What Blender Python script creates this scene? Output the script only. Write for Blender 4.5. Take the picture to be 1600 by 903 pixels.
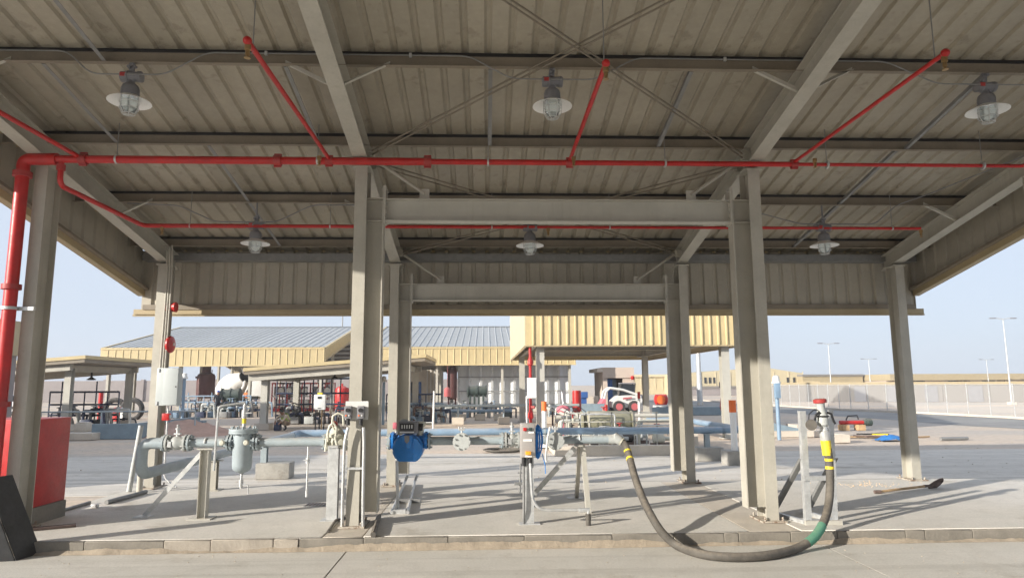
import bpy, bmesh, math, random
from math import sin, cos, radians, pi, sqrt
from mathutils import Vector as V, Matrix
random.seed(7)
for o in list(bpy.data.objects): bpy.data.objects.remove(o)
SC = bpy.context.scene
COL = SC.collection
# ------------------------------------------------------------------ camera
CH, CF, CP, CYAW, CR = 2.0, 1061.7, .1401, .0387, -.0053
cd = bpy.data.cameras.new('camera'); cam = bpy.data.objects.new('camera', cd); COL.objects.link(cam)
cd.sensor_width = 36; cd.lens = CF/1600*36; cd.clip_end = 3000; cd.clip_start = .05
cam.matrix_world = Matrix.Translation((0, 0, CH)) @ Matrix.Rotation(-CYAW, 4, 'Z') @ Matrix.Rotation(pi/2+CP, 4, 'X') @ Matrix.Rotation(CR, 4, 'Z')
SC.camera = cam
# ------------------------------------------------------------------ world, sun, exposure
SUN_AZ, SUN_EL = radians(31), radians(16.5)          # light travels towards +X and +Y
W = bpy.data.worlds.new('World'); SC.world = W; W.use_nodes = True
nt = W.node_tree; nt.nodes.clear()
sky = nt.nodes.new('ShaderNodeTexSky'); sky.sky_type = 'NISHITA'; sky.sun_disc = False
sky.sun_elevation = SUN_EL
sky.sun_rotation = math.atan2(-cos(SUN_AZ), -sin(SUN_AZ))   # direction of the sun, measured from +Y towards +X
sky.air_density = 1.0; sky.dust_density = 1.0; sky.ozone_density = 3.5; sky.altitude = 20
bg = nt.nodes.new('ShaderNodeBackground'); bg.inputs[1].default_value = .13
wo = nt.nodes.new('ShaderNodeOutputWorld')
hz = nt.nodes.new('ShaderNodeMix'); hz.data_type = 'RGBA'; hz.inputs[0].default_value = .94   # dusty air evens the whole sky out
hz.inputs[7].default_value = (2.0, 2.22, 2.6, 1); nt.links.new(sky.outputs[0], hz.inputs[6])
nt.links.new(hz.outputs[2], bg.inputs[0]); nt.links.new(bg.outputs[0], wo.inputs[0])
sd = bpy.data.lights.new('sun', 'SUN'); sd.energy = 2.9; sd.angle = radians(.6); sd.color = (1, .935, .83)
sun = bpy.data.objects.new('sun', sd); COL.objects.link(sun)
sun.rotation_euler = V((cos(SUN_AZ)*cos(SUN_EL), sin(SUN_AZ)*cos(SUN_EL), -sin(SUN_EL))).to_track_quat('-Z', 'Y').to_euler()
SC.view_settings.view_transform = 'Standard'; SC.view_settings.look = 'None'
SC.view_settings.exposure = 1.42; SC.view_settings.gamma = 1
SC.render.engine = 'CYCLES'
SC.cycles.max_bounces = 6; SC.cycles.diffuse_bounces = 4; SC.cycles.glossy_bounces = 3; SC.cycles.transmission_bounces = 6; SC.cycles.use_light_tree = False; SC.cycles.use_adaptive_sampling = True; SC.cycles.adaptive_threshold = .025
# ------------------------------------------------------------------ picture point -> place, at a known depth or height
def ray(px, py):
    dx, dy = px-800, py-451.5
    a = dx*cos(CR)+dy*sin(CR); b = -dx*sin(CR)+dy*cos(CR)
    x = a/CF; u = -b/CF
    y = cos(CP)-u*sin(CP); z = sin(CP)+u*cos(CP)
    return V((x*cos(CYAW)+y*sin(CYAW), -x*sin(CYAW)+y*cos(CYAW), z))
def atY(px, py, Y): r = ray(px, py); return V((0, 0, CH))+r*(Y/r.y)
def atZ(px, py, Z=0.): r = ray(px, py); return V((0, 0, CH))+r*((Z-CH)/r.z)
def pxw(n, Y): return n/CF*Y*1.01                  # a width of n pixels at depth Y
# ------------------------------------------------------------------ materials
MT = {}
def mat(name, col, rough=.6, metal=0, var=.1, scale=2.5, bump=0., bscale=60, dust=0., streak=0., spots=None, objrand=0, spec=.5):
    m = bpy.data.materials.new(name); m.use_nodes = True; MT[name] = m
    n = m.node_tree.nodes; L = m.node_tree.links; p = n['Principled BSDF']
    p.inputs['Roughness'].default_value = rough; p.inputs['Metallic'].default_value = metal
    p.inputs['Specular IOR Level'].default_value = spec
    tc = n.new('ShaderNodeTexCoord')
    def noise(s, det=4, vec=None, r=.6):
        t = n.new('ShaderNodeTexNoise'); t.inputs['Scale'].default_value = s; t.inputs['Detail'].default_value = det; t.inputs['Roughness'].default_value = r
        L.new(vec or tc.outputs['Object'], t.inputs['Vector']); return t.outputs['Fac']
    def ramp(fac, lo, hi, a, b):
        r = n.new('ShaderNodeMapRange'); r.inputs[1].default_value = lo; r.inputs[2].default_value = hi
        r.inputs[3].default_value = a; r.inputs[4].default_value = b; L.new(fac, r.inputs[0]); return r.outputs[0]
    def mul(c, f):
        x = n.new('ShaderNodeMix'); x.data_type = 'RGBA'; x.blend_type = 'MULTIPLY'; x.inputs[0].default_value = 1
        if isinstance(c, tuple): x.inputs[6].default_value = c
        else: L.new(c, x.inputs[6])
        cc = n.new('ShaderNodeCombineColor'); [L.new(f, cc.inputs[i]) for i in range(3)]; L.new(cc.outputs[0], x.inputs[7]); return x.outputs[2]
    def mix(c, d, f):
        x = n.new('ShaderNodeMix'); x.data_type = 'RGBA'; L.new(f, x.inputs[0])
        L.new(c, x.inputs[6]); x.inputs[7].default_value = (*d, 1); return x.outputs[2]
    c = mul((*col, 1), ramp(noise(scale), .3, .7, 1-var, 1+var))
    c = mul(c, ramp(noise(scale*14, 3), .25, .75, 1-var*.5, 1+var*.5))
    if streak:
        mp = n.new('ShaderNodeMapping'); mp.inputs['Scale'].default_value = (1, 1, .06); L.new(tc.outputs['Object'], mp.inputs[0])
        c = mix(c, (col[0]*.55, col[1]*.5, col[2]*.42), ramp(noise(14, 5, mp.outputs[0]), .55, .8, 0, streak))
    if spots:                                              # chips, rust and scuffs: sparse patches of another colour
        sc_, lo, amt, scol = spots
        c = mix(c, scol, ramp(noise(sc_, 8, None, .75), lo, lo+.06, 0, amt))
    if objrand:                                            # sheets of different batches
        oi = n.new('ShaderNodeObjectInfo'); c = mul(c, ramp(oi.outputs['Random'], 0, 1, 1-objrand, 1+objrand))
    if dust:
        g = n.new('ShaderNodeNewGeometry'); s = n.new('ShaderNodeSeparateXYZ'); L.new(g.outputs['Normal'], s.inputs[0])
        mm = n.new('ShaderNodeMath'); mm.operation = 'MULTIPLY'; L.new(ramp(s.outputs[2], .2, .9, .12, 1), mm.inputs[0]); L.new(ramp(noise(scale*3), .3, .75, .2*dust, dust), mm.inputs[1])
        c = mix(c, (.55, .46, .36), mm.outputs[0])
    L.new(c, p.inputs['Base Color'])
    L.new(ramp(noise(scale*5), .3, .7, max(.05, rough-.1), min(1, rough+.1)), p.inputs['Roughness'])
    if bump:
        b = n.new('ShaderNodeBump'); b.inputs['Strength'].default_value = bump; b.inputs['Distance'].default_value = .02
        L.new(noise(bscale, 5), b.inputs['Height']); L.new(b.outputs[0], p.inputs['Normal'])
    return m
mat('steel', (.425, .405, .35), .55, var=.09, streak=.3, dust=.4, spots=(7, .64, .55, (.22, .17, .12)))
mat('steel_pale', (.46, .445, .395), .5, var=.08, streak=.25, dust=.4, spots=(6, .65, .5, (.25, .19, .13)))
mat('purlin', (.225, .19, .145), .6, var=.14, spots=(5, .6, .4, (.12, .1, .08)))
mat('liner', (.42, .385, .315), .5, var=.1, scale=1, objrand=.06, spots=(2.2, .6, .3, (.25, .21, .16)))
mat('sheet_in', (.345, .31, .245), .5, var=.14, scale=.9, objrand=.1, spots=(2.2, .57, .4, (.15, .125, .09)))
mat('tan', (.51, .41, .225), .5, var=.08, streak=.22, objrand=.05)
mat('tan_pale', (.56, .48, .33), .55, var=.04)
mat('tan_trim', (.40, .32, .19), .5, var=.06)
mat('roof_metal', (.37, .385, .39), .5, metal=.1, var=.08, streak=.1, objrand=.06)
mat('red', (.45, .012, .012), .42, var=.16, dust=.14, scale=4)
mat('red_dull', (.35, .03, .03), .55, var=.15, dust=.3)
mat('maroon', (.075, .018, .016), .6, var=.2, dust=.2)
mat('galv', (.54, .55, .55), .45, metal=.45, var=.2, scale=9, dust=.3, spots=(9, .64, .5, (.3, .22, .15)))
mat('galv_dark', (.235, .235, .23), .55, metal=.2, var=.12, scale=9)
mat('pipe_grey', (.33, .39, .42), .45, var=.13, dust=.45, spots=(8, .66, .6, (.2, .15, .11)))
mat('pipe_blue', (.20, .30, .41), .45, var=.14, dust=.5, spots=(7, .64, .5, (.4, .35, .28)))
mat('valve_pale', (.56, .55, .46), .5, var=.08, dust=.3)
mat('cast_grey', (.42, .44, .43), .5, var=.14, dust=.35, spots=(9, .62, .6, (.16, .12, .09)))
mat('meter_blue', (.006, .19, .58), .4, var=.15, dust=.2, spots=(10, .66, .7, (.05, .06, .08)))
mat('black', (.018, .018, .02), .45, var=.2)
mat('black_board', (.022, .023, .026), .62, var=.45, scale=4, dust=.12, bump=.15, bscale=90)
mat('rubber', (.085, .078, .068), .75, var=.3, scale=6, dust=.35, bump=.25, bscale=160)
mat('hose_green', (.05, .25, .16), .6, var=.12, dust=.3)
mat('yellow', (.78, .60, .03), .5, var=.12, dust=.2)
mat('orange', (.80, .16, .03), .5, var=.06)
mat('orange_lamp', (.85, .38, .04), .3, var=.04)
mat('white', (.66, .66, .64), .5, var=.05, dust=.2)
mat('white_clean', (.80, .80, .79), .4, var=.03)
mat('lamp_grey', (.20, .20, .215), .5, var=.1)
mat('brass', (.36, .24, .11), .4, metal=.6, var=.2)
mat('stainless', (.50, .47, .45), .38, metal=.45, var=.08, dust=.2)
mat('box_grey', (.46, .50, .50), .5, var=.05, dust=.25)
mat('blue_cable', (.02, .22, .66), .45, var=.1)
mat('navy', (.02, .03, .07), .5, var=.15)
mat('blue', (.03, .10, .30), .5, var=.12)
mat('dark_green', (.035, .055, .05), .5, var=.15, dust=.25)
mat('olive', (.26, .25, .17), .55, var=.12, dust=.4)
mat('concrete', (.55, .49, .415), .85, var=.10, scale=1.1, bump=.25, bscale=30)
mat('concrete_old', (.215, .195, .165), .9, var=.18, scale=3, bump=.4, bscale=25)
mat('concrete_warm', (.55, .49, .41), .9, var=.1, scale=2, bump=.3, bscale=25)
mat('mortar', (.33, .275, .21), .95, var=.18, scale=6, bump=.6, bscale=30)
mat('kerb_pale', (.35, .31, .26), .92, var=.16, scale=3, bump=.4, bscale=25)
mat('far_tan', (.38, .31, .19), .6, var=.06)
mat('base_rusty', (.42, .38, .32), .7, var=.15, spots=(12, .5, .9, (.16, .085, .05)), dust=.4)
mat('block_grey', (.36, .345, .315), .9, var=.16, scale=4, bump=.4, bscale=25, spots=(3, .58, .4, (.24, .21, .17)))
mat('rod_brown', (.20, .17, .13), .6, var=.15)
mat('render_pink', (.52, .43, .36), .85, var=.05)
mat('wall_block', (.27, .24, .235), .9, var=.08, scale=.5)
mat('wall_pale', (.20, .185, .17), .9, var=.05, scale=.3)
mat('bund_blue', (.21, .28, .33), .7, var=.12, dust=.3)
mat('mound', (.42, .27, .21), .95, var=.18, scale=2, bump=.6, bscale=14)
mat('sandpile', (.66, .50, .33), .95, var=.15, scale=8, bump=.5, bscale=40)
mat('timber', (.45, .30, .16), .8, var=.25, scale=5)
mat('rust', (.13, .09, .075), .8, var=.35, scale=8)
mat('tyre', (.03, .03, .032), .85, var=.3, dust=.35)
mat('wheel_red', (.45, .10, .11), .6, var=.12, dust=.3)
mat('tank_panel', (.64, .66, .67), .45, metal=0, var=.09, scale=1.5)
mat('skin', (.25, .13, .08), .6, var=.05)
mat('hair', (.02, .015, .012), .8, var=.1)
mat('cloth_beige', (.45, .37, .28), .9, var=.12)
mat('cloth_brown', (.27, .20, .14), .9, var=.12)
mat('cloth_dark', (.03, .035, .05), .9, var=.2)
mat('cloth_orange', (.75, .22, .08), .85, var=.08)
mat('cloth_lime', (.45, .62, .10), .8, var=.08)
mat('helmet_blue', (.02, .08, .40), .4, var=.04)
mat('helmet_white', (.75, .75, .73), .4, var=.03)
mat('pink_tarp', (.60, .16, .20), .7, var=.15)
mat('cream', (.50, .43, .28), .6, var=.04)
mat('glass_dark', (.02, .025, .03), .12, var=.05)
mat('tarp_blue', (.03, .17, .45), .6, var=.25, scale=12)
mat('rock', (.45, .38, .30), .95, var=.2, scale=8)
def glass(name, tint):
    m = bpy.data.materials.new(name); m.use_nodes = True; MT[name] = m
    p = m.node_tree.nodes['Principled BSDF']; p.inputs['Base Color'].default_value = (*tint, 1)
    p.inputs['Transmission Weight'].default_value = .85; p.inputs['Roughness'].default_value = .12; p.inputs['IOR'].default_value = 1.35
glass('lamp_glass', (.86, .93, .93)); glass('car_glass', (.35, .45, .55))
def meshfence(name):
    m = bpy.data.materials.new(name); m.use_nodes = True; MT[name] = m
    n = m.node_tree.nodes; p = n['Principled BSDF']; p.inputs['Base Color'].default_value = (.62, .61, .60, 1); p.inputs['Alpha'].default_value = .22; p.inputs['Roughness'].default_value = .5
meshfence('fence_mesh')
# ------------------------------------------------------------------ mesh builder
class M:
    def __init__(s): s.v = []; s.f = []; s.mi = []; s.cur = 0
    def add(s, vs, fs):
        b = len(s.v); s.v += [V(x) for x in vs]; s.f += [tuple(i+b for i in f) for f in fs]; s.mi += [s.cur]*len(fs); return s
    def bx(s, x0, x1, y0, y1, z0, z1):
        return s.add([(x, y, z) for z in (z0, z1) for y in (y0, y1) for x in (x0, x1)],
                     [(0, 2, 3, 1), (4, 5, 7, 6), (0, 1, 5, 4), (1, 3, 7, 5), (3, 2, 6, 7), (2, 0, 4, 6)])
    def box(s, c, sz, rz=0, rx=0, ry=0):
        R = Matrix.Rotation(rz, 3, 'Z') @ Matrix.Rotation(ry, 3, 'Y') @ Matrix.Rotation(rx, 3, 'X'); c = V(c)
        return s.add([c+R @ V((x*sz[0]/2, y*sz[1]/2, z*sz[2]/2)) for z in (-1, 1) for y in (-1, 1) for x in (-1, 1)],
                     [(0, 2, 3, 1), (4, 5, 7, 6), (0, 1, 5, 4), (1, 3, 7, 5), (3, 2, 6, 7), (2, 0, 4, 6)])
    def rbox(s, c, sz, r=.01, rz=0, rx=0, ry=0):          # box with chamfered edges
        b = bmesh.new(); bmesh.ops.create_cube(b, size=1)
        for v in b.verts: v.co = V((v.co.x*sz[0], v.co.y*sz[1], v.co.z*sz[2]))
        bmesh.ops.bevel(b, geom=b.edges[:], offset=r, segments=2, affect='EDGES', profile=.6)
        R = Matrix.Rotation(rz, 3, 'Z') @ Matrix.Rotation(ry, 3, 'Y') @ Matrix.Rotation(rx, 3, 'X'); c = V(c)
        b.verts.index_update(); s.add([c+R @ v.co for v in b.verts], [[v.index for v in f.verts] for f in b.faces]); b.free(); return s
    @staticmethod
    def frame(d):
        d = V(d).normalized(); a = V((0, 0, 1)) if abs(d.z) < .9 else V((1, 0, 0))
        u = d.cross(a).normalized(); return u, d.cross(u).normalized() * -1
    def cyl(s, p, q, r, n=12, r2=None, cap=True):
        p, q = V(p), V(q); u, w = s.frame(q-p); r2 = r if r2 is None else r2
        c = [(cos(2*pi*i/n), sin(2*pi*i/n)) for i in range(n)]
        vs = [p+(u*a+w*b)*r for a, b in c]+[q+(u*a+w*b)*r2 for a, b in c]
        fs = [(i, (i+1) % n, n+(i+1) % n, n+i) for i in range(n)]
        if cap: fs += [tuple(range(n))[::-1], tuple(range(n, 2*n))]
        return s.add(vs, fs)
    def lathe(s, o, ax, prof, n=16, cap=True):             # prof: (radius, distance along the axis)
        o = V(o); ax = V(ax).normalized(); u, w = s.frame(ax); vs = []; fs = []
        for r, h in prof: vs += [o+ax*h+(u*cos(2*pi*i/n)+w*sin(2*pi*i/n))*max(r, 1e-4) for i in range(n)]
        for k in range(len(prof)-1): fs += [(k*n+i, k*n+(i+1) % n, (k+1)*n+(i+1) % n, (k+1)*n+i) for i in range(n)]
        if cap: fs += [tuple(range(n))[::-1], tuple(range((len(prof)-1)*n, len(prof)*n))]
        return s.add(vs, fs)
    def tube(s, pts, r, n=10, cap=True):
        pts = [V(p) for p in pts]; rs = r if isinstance(r, (list, tuple)) else [r]*len(pts)
        d0 = (pts[1]-pts[0]).normalized(); u, w = s.frame(d0); vs = []; fs = []
        for k, p in enumerate(pts):
            a = pts[max(k-1, 0)]; b = pts[min(k+1, len(pts)-1)]; d = (b-a).normalized()
            u = (u-d*u.dot(d)).normalized(); w = d.cross(u)
            vs += [p+(u*cos(2*pi*i/n)+w*sin(2*pi*i/n))*rs[k] for i in range(n)]
        m = len(pts)
        for k in range(m-1): fs += [(k*n+i, k*n+(i+1) % n, (k+1)*n+(i+1) % n, (k+1)*n+i) for i in range(n)]
        if cap: fs += [tuple(range(n))[::-1], tuple(range((m-1)*n, m*n))]
        return s.add(vs, fs)
    def sweep(s, poly, p, q, ux, uy):
        p, q, ux, uy = V(p), V(q), V(ux), V(uy); n = len(poly)
        vs = [e+ux*a+uy*b for e in (p, q) for a, b in poly]
        return s.add(vs, [(i, (i+1) % n, n+(i+1) % n, n+i) for i in range(n)]+[tuple(range(n))[::-1], tuple(range(n, 2*n))])
    def hsec(s, p, q, w, h, ux, uy, tf=.014, tw=.01):      # I-section: flanges square to uy
        a, b, c = w/2, h/2, tw/2
        return s.sweep([(-a, -b), (a, -b), (a, -b+tf), (c, -b+tf), (c, b-tf), (a, b-tf), (a, b), (-a, b), (-a, b-tf), (-c, b-tf), (-c, -b+tf), (-a, -b+tf)], p, q, ux, uy)
    def chan(s, p, q, w, h, ux, uy, t=.01):                # channel, open towards +ux
        return s.sweep([(0, -h/2), (w, -h/2), (w, -h/2+t), (t, -h/2+t), (t, h/2-t), (w, h/2-t), (w, h/2), (0, h/2)], p, q, ux, uy)
    def ang(s, p, q, w, ux, uy, t=.008):
        return s.sweep([(0, 0), (w, 0), (w, t), (t, t), (t, w), (0, w)], p, q, ux, uy)
    def sheet(s, prof, p, u, h, L):                        # open profile (along u, height h) drawn out along L
        p, u, h, L = V(p), V(u), V(h), V(L); n = len(prof)
        vs = [p+u*a+h*b+e for e in (V((0, 0, 0)), L) for a, b in prof]
        return s.add(vs, [(i, i+1, n+i+1, n+i) for i in range(n-1)])
    def flange(s, c, ax, r, t, n=20, bolts=8, br=.012, bl=.03):
        c = V(c); ax = V(ax).normalized(); s.cyl(c-ax*t/2, c+ax*t/2, r, n); u, w = s.frame(ax)
        for i in range(bolts):
            a = 2*pi*(i+.5)/bolts; q = c+(u*cos(a)+w*sin(a))*r*.82; s.cyl(q-ax*(t/2+bl), q+ax*(t/2+bl), br, 6)
        return s
    def sphere(s, c, r, n=12, m=8, sc=(1, 1, 1)):
        c = V(c); vs = []; fs = []
        for j in range(m+1):
            t = pi*j/m; vs += [c+V((sin(t)*cos(2*pi*i/n)*r*sc[0], sin(t)*sin(2*pi*i/n)*r*sc[1], cos(t)*r*sc[2])) for i in range(n)]
        for j in range(m): fs += [(j*n+i, (j+1)*n+i, (j+1)*n+(i+1) % n, j*n+(i+1) % n) for i in range(n)]
        return s.add(vs, fs)
    def prism(s, poly, ax, a, b):                          # poly in the two other axes, extruded along ax from a to b
        def P(u, w, t): return {'x': (t, u, w), 'y': (u, t, w), 'z': (u, w, t)}[ax]
        n = len(poly); vs = [P(u, w, t) for t in (a, b) for u, w in poly]
        return s.add(vs, [(i, (i+1) % n, n+(i+1) % n, n+i) for i in range(n)]+[tuple(range(n))[::-1], tuple(range(n, 2*n))])
    def build(s, name, m, parent=None, smooth=True, ang=40, org=None, bev=0):
        o0 = V((0, 0, 0))
        if parent is not None: o0 = parent['_o'] if '_o' in parent.keys() else (0, 0, 0)
        elif org is not None: o0 = org
        o0 = V(o0)
        me = bpy.data.meshes.new(name); me.from_pydata([v-o0 for v in s.v], [], s.f)
        ms = m if isinstance(m, (list, tuple)) else [m]
        for x in ms: me.materials.append(MT[x])
        if len(ms) > 1: me.polygons.foreach_set('material_index', s.mi)
        bm = bmesh.new(); bm.from_mesh(me); bmesh.ops.recalc_face_normals(bm, faces=bm.faces) if len(ms) == 1 else None; bm.to_mesh(me); bm.free()
        if smooth:
            me.shade_smooth(); me.set_sharp_from_angle(angle=radians(ang))
        o = bpy.data.objects.new(name, me); COL.objects.link(o)
        if parent is not None: o.parent = parent; o['_o'] = tuple(o0)
        else: o.location = o0; o['_o'] = tuple(o0)
        if bev:
            b = o.modifiers.new('bevel', 'BEVEL'); b.width = bev; b.segments = 1; b.limit_method = 'ANGLE'
        return o
def tag(o, label, cat, group=None):
    o['label'] = label; o['category'] = cat
    if group: o['group'] = group
    return o
def thing(name, label, cat, loc, group=None):
    o = bpy.data.objects.new(name, None); COL.objects.link(o); o.location = V(loc); o['_o'] = tuple(V(loc)); o.empty_display_size = .2
    return tag(o, label, cat, group)
def solo(mb, name, m, label, cat, group=None, org=None, **k):
    if org is None:
        xs = [v.x for v in mb.v]; ys = [v.y for v in mb.v]; org = ((min(xs)+max(xs))/2, (min(ys)+max(ys))/2, min(v.z for v in mb.v))
    return tag(mb.build(name, m, None, org=org, **k), label, cat, group)
def struct(mb, name, m, **k):
    o = mb.build(name, m, **k); o['kind'] = 'structure'; return o
def share(o, loc, parent=None, rot=None, name=None):       # an alike piece: shares mesh data
    c = o.copy(); COL.objects.link(c); c.parent = parent; c.location = V(loc)
    if rot is not None: c.rotation_euler = rot
    return c
def copy_tree(o, loc=None, rz=None, label=None, parent=None):
    c = o.copy(); COL.objects.link(c); c.parent = parent
    if loc is not None: c.location = V(loc); c['_o'] = tuple(V(loc))
    if rz is not None: c.rotation_euler = (0, 0, rz)
    if label: c['label'] = label
    for ch in list(o.children): copy_tree(ch, parent=c)
    return c
def arc(c, a, b, r, t0, t1, n=8): return [V(c)+V(a)*r*cos(t0+(t1-t0)*i/n)+V(b)*r*sin(t0+(t1-t0)*i/n) for i in range(n+1)]
def bend(pts, rad=.1, n=5):                                # polyline with rounded corners
    pts = [V(p) for p in pts]; out = [pts[0]]
    for i in range(1, len(pts)-1):
        a, b, c = pts[i-1], pts[i], pts[i+1]; r = min(rad, (a-b).length*.45, (c-b).length*.45)
        p = b+(a-b).normalized()*r; q = b+(c-b).normalized()*r
        out += [(p*(1-t)**2+b*2*t*(1-t)+q*t*t) for t in [k/n for k in range(n+1)]]
    return out+[pts[-1]]
X_, Y_, Z_ = V((1, 0, 0)), V((0, 1, 0)), V((0, 0, 1))
# ------------------------------------------------------------------ ground, road, slab
def ground_mat():
    m = bpy.data.materials.new('sand_ground'); m.use_nodes = True; MT['sand_ground'] = m
    n = m.node_tree.nodes; L = m.node_tree.links; p = n['Principled BSDF']; p.inputs['Roughness'].default_value = .95; p.inputs['Specular IOR Level'].default_value = .2
    tc = n.new('ShaderNodeTexCoord')
    def N(s, d=6, v=None):
        t = n.new('ShaderNodeTexNoise'); t.inputs['Scale'].default_value = s; t.inputs['Detail'].default_value = d; t.inputs['Roughness'].default_value = .62
        if v is None: v = tc.outputs['Object']
        L.new(v, t.inputs[0]); return t.outputs[0]
    mp = n.new('ShaderNodeMapping'); mp.inputs['Scale'].default_value = (.35, 1, 1); L.new(tc.outputs['Object'], mp.inputs[0])
    r = n.new('ShaderNodeValToRGB'); r.color_ramp.elements[0].position = .38; r.color_ramp.elements[0].color = (.50, .45, .40, 1)
    r.color_ramp.elements[1].position = .62; r.color_ramp.elements[1].color = (.66, .53, .41, 1); L.new(N(.22, 6, mp.outputs[0]), r.inputs[0])
    x = n.new('ShaderNodeMix'); x.data_type = 'RGBA'; x.blend_type = 'MULTIPLY'; x.inputs[0].default_value = .8; L.new(r.outputs[0], x.inputs[6])
    r2 = n.new('ShaderNodeValToRGB'); r2.color_ramp.elements[0].position = .3; r2.color_ramp.elements[0].color = (.72, .72, .72, 1); r2.color_ramp.elements[1].position = .6
    L.new(N(5, 8), r2.inputs[0]); L.new(r2.outputs[0], x.inputs[7]); L.new(x.outputs[2], p.inputs['Base Color'])
    b = n.new('ShaderNodeBump'); b.inputs['Strength'].default_value = .5; b.inputs['Distance'].default_value = .04; L.new(N(9, 8), b.inputs['Height']); L.new(b.outputs[0], p.inputs['Normal'])
def paving_mat(name, a, b, stretch, stain=.5, tyre=.5):
    m = bpy.data.materials.new(name); m.use_nodes = True; MT[name] = m
    n = m.node_tree.nodes; L = m.node_tree.links; p = n['Principled BSDF']; p.inputs['Roughness'].default_value = .88; p.inputs['Specular IOR Level'].default_value = .3
    tc = n.new('ShaderNodeTexCoord'); mp = n.new('ShaderNodeMapping'); mp.inputs['Scale'].default_value = stretch; L.new(tc.outputs['Object'], mp.inputs[0])
    def N(s, d=7, r=.65, v=None):
        t = n.new('ShaderNodeTexNoise'); t.inputs['Scale'].default_value = s; t.inputs['Detail'].default_value = d; t.inputs['Roughness'].default_value = r
        if v is None: v = mp.outputs[0]
        L.new(v, t.inputs[0]); return t.outputs[0]
    r = n.new('ShaderNodeValToRGB'); r.color_ramp.elements[0].position = .33; r.color_ramp.elements[0].color = (*a, 1); r.color_ramp.elements[1].position = .68; r.color_ramp.elements[1].color = (*b, 1); L.new(N(.9), r.inputs[0])
    x = n.new('ShaderNodeMix'); x.data_type = 'RGBA'; x.blend_type = 'MULTIPLY'; x.inputs[0].default_value = stain; L.new(r.outputs[0], x.inputs[6])
    r2 = n.new('ShaderNodeValToRGB'); r2.color_ramp.elements[0].position = .28; r2.color_ramp.elements[0].color = (.6, .57, .52, 1); r2.color_ramp.elements[1].position = .5
    L.new(N(2.3, 9, .72, tc.outputs['Object']), r2.inputs[0]); L.new(r2.outputs[0], x.inputs[7])
    y = n.new('ShaderNodeMix'); y.data_type = 'RGBA'; y.blend_type = 'MULTIPLY'; y.inputs[0].default_value = .35; L.new(x.outputs[2], y.inputs[6])
    r3 = n.new('ShaderNodeValToRGB'); r3.color_ramp.elements[0].position = .35; r3.color_ramp.elements[0].color = (.55, .55, .55, 1); r3.color_ramp.elements[1].position = .62
    L.new(N(38, 4, .7, tc.outputs['Object']), r3.inputs[0]); L.new(r3.outputs[0], y.inputs[7]); L.new(y.outputs[2], p.inputs['Base Color'])
    z = n.new('ShaderNodeMix'); z.data_type = 'RGBA'; z.blend_type = 'MULTIPLY'; z.inputs[0].default_value = 1; L.new(y.outputs[2], z.inputs[6])
    r4 = n.new('ShaderNodeValToRGB'); r4.color_ramp.elements[0].position = .58; r4.color_ramp.elements[1].position = .72; r4.color_ramp.elements[0].color = (1, 1, 1, 1); r4.color_ramp.elements[1].color = (.68, .65, .6, 1)
    L.new(N(.75, 9, .7, tc.outputs['Object']), r4.inputs[0]); L.new(r4.outputs[0], z.inputs[7])          # oil and water stains
    mp2 = n.new('ShaderNodeMapping'); mp2.inputs['Scale'].default_value = (.05, 3.2, 1); L.new(tc.outputs['Object'], mp2.inputs[0])
    w_ = n.new('ShaderNodeMix'); w_.data_type = 'RGBA'; w_.blend_type = 'MULTIPLY'; w_.inputs[0].default_value = tyre; L.new(z.outputs[2], w_.inputs[6])
    r5 = n.new('ShaderNodeValToRGB'); r5.color_ramp.elements[0].position = .52; r5.color_ramp.elements[1].position = .66; r5.color_ramp.elements[0].color = (1, 1, 1, 1); r5.color_ramp.elements[1].color = (.7, .69, .67, 1)
    L.new(N(1, 5, .6, mp2.outputs[0]), r5.inputs[0]); L.new(r5.outputs[0], w_.inputs[7]); L.new(w_.outputs[2], p.inputs['Base Color'])   # wheel tracks along the road
    b_ = n.new('ShaderNodeBump'); b_.inputs['Strength'].default_value = .3; b_.inputs['Distance'].default_value = .012; L.new(N(26, 7, .7, tc.outputs['Object']), b_.inputs['Height']); L.new(b_.outputs[0], p.inputs['Normal'])
ground_mat()
paving_mat('slab_concrete', (.63, .60, .54), (.72, .675, .61), (1, 1, 1), .3, .1)
paving_mat('road_concrete', (.60, .575, .52), (.69, .655, .595), (.5, 1, 1), .35, .45)
paving_mat('dusty_road', (.54, .505, .455), (.69, .64, .57), (.15, 1, 1), .5, .9)
paving_mat('asphalt', (.25, .245, .24), (.36, .35, .335), (.3, .3, 1), .4)
g = M()
NG = 60
g.add([(-900, -60, -.02), (900, -60, -.02), (900, 1500, -.02), (-900, 1500, -.02)], [(0, 1, 2, 3)])
struct(g, 'ground', 'sand_ground')
YK = 8.79; SZ = .15
fr = bpy.data.objects.new('front_road', None); COL.objects.link(fr); fr['kind'] = 'structure'; fr['_o'] = (0, 0, 0)
xj = atZ(527, 878, 0).x
for a, b in ((-40, xj-6.005), (xj-5.995, xj-.004), (xj+.004, xj+5.9), (xj+5.91, 40)):
    M().bx(a, b, -14, YK-.03, -.012, 0).build('concrete_slab', 'road_concrete', fr, bev=.006)
s = M(); s.bx(-40, 40, 13.33, 20.6, -.015, -.004); struct(s, 'service_road', 'dusty_road')
isl = bpy.data.objects.new('loading_island', None); COL.objects.link(isl); isl['kind'] = 'structure'; isl['_o'] = (0, 0, 0)
XS = [-6.5, atZ(512, 830, SZ).x, atZ(573, 830, SZ).x, atZ(1172, 830, SZ).x, atZ(1256, 830, SZ).x, 14.5]
for i in range(5):
    M().bx(XS[i]+.004, XS[i+1]-.004, YK+.055, 13.28, -.012, SZ-(.004 if i in (1, 3) else 0)).build('slab_bay', 'concrete_warm' if i in (1, 3) else 'slab_concrete', isl, bev=.008)
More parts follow.
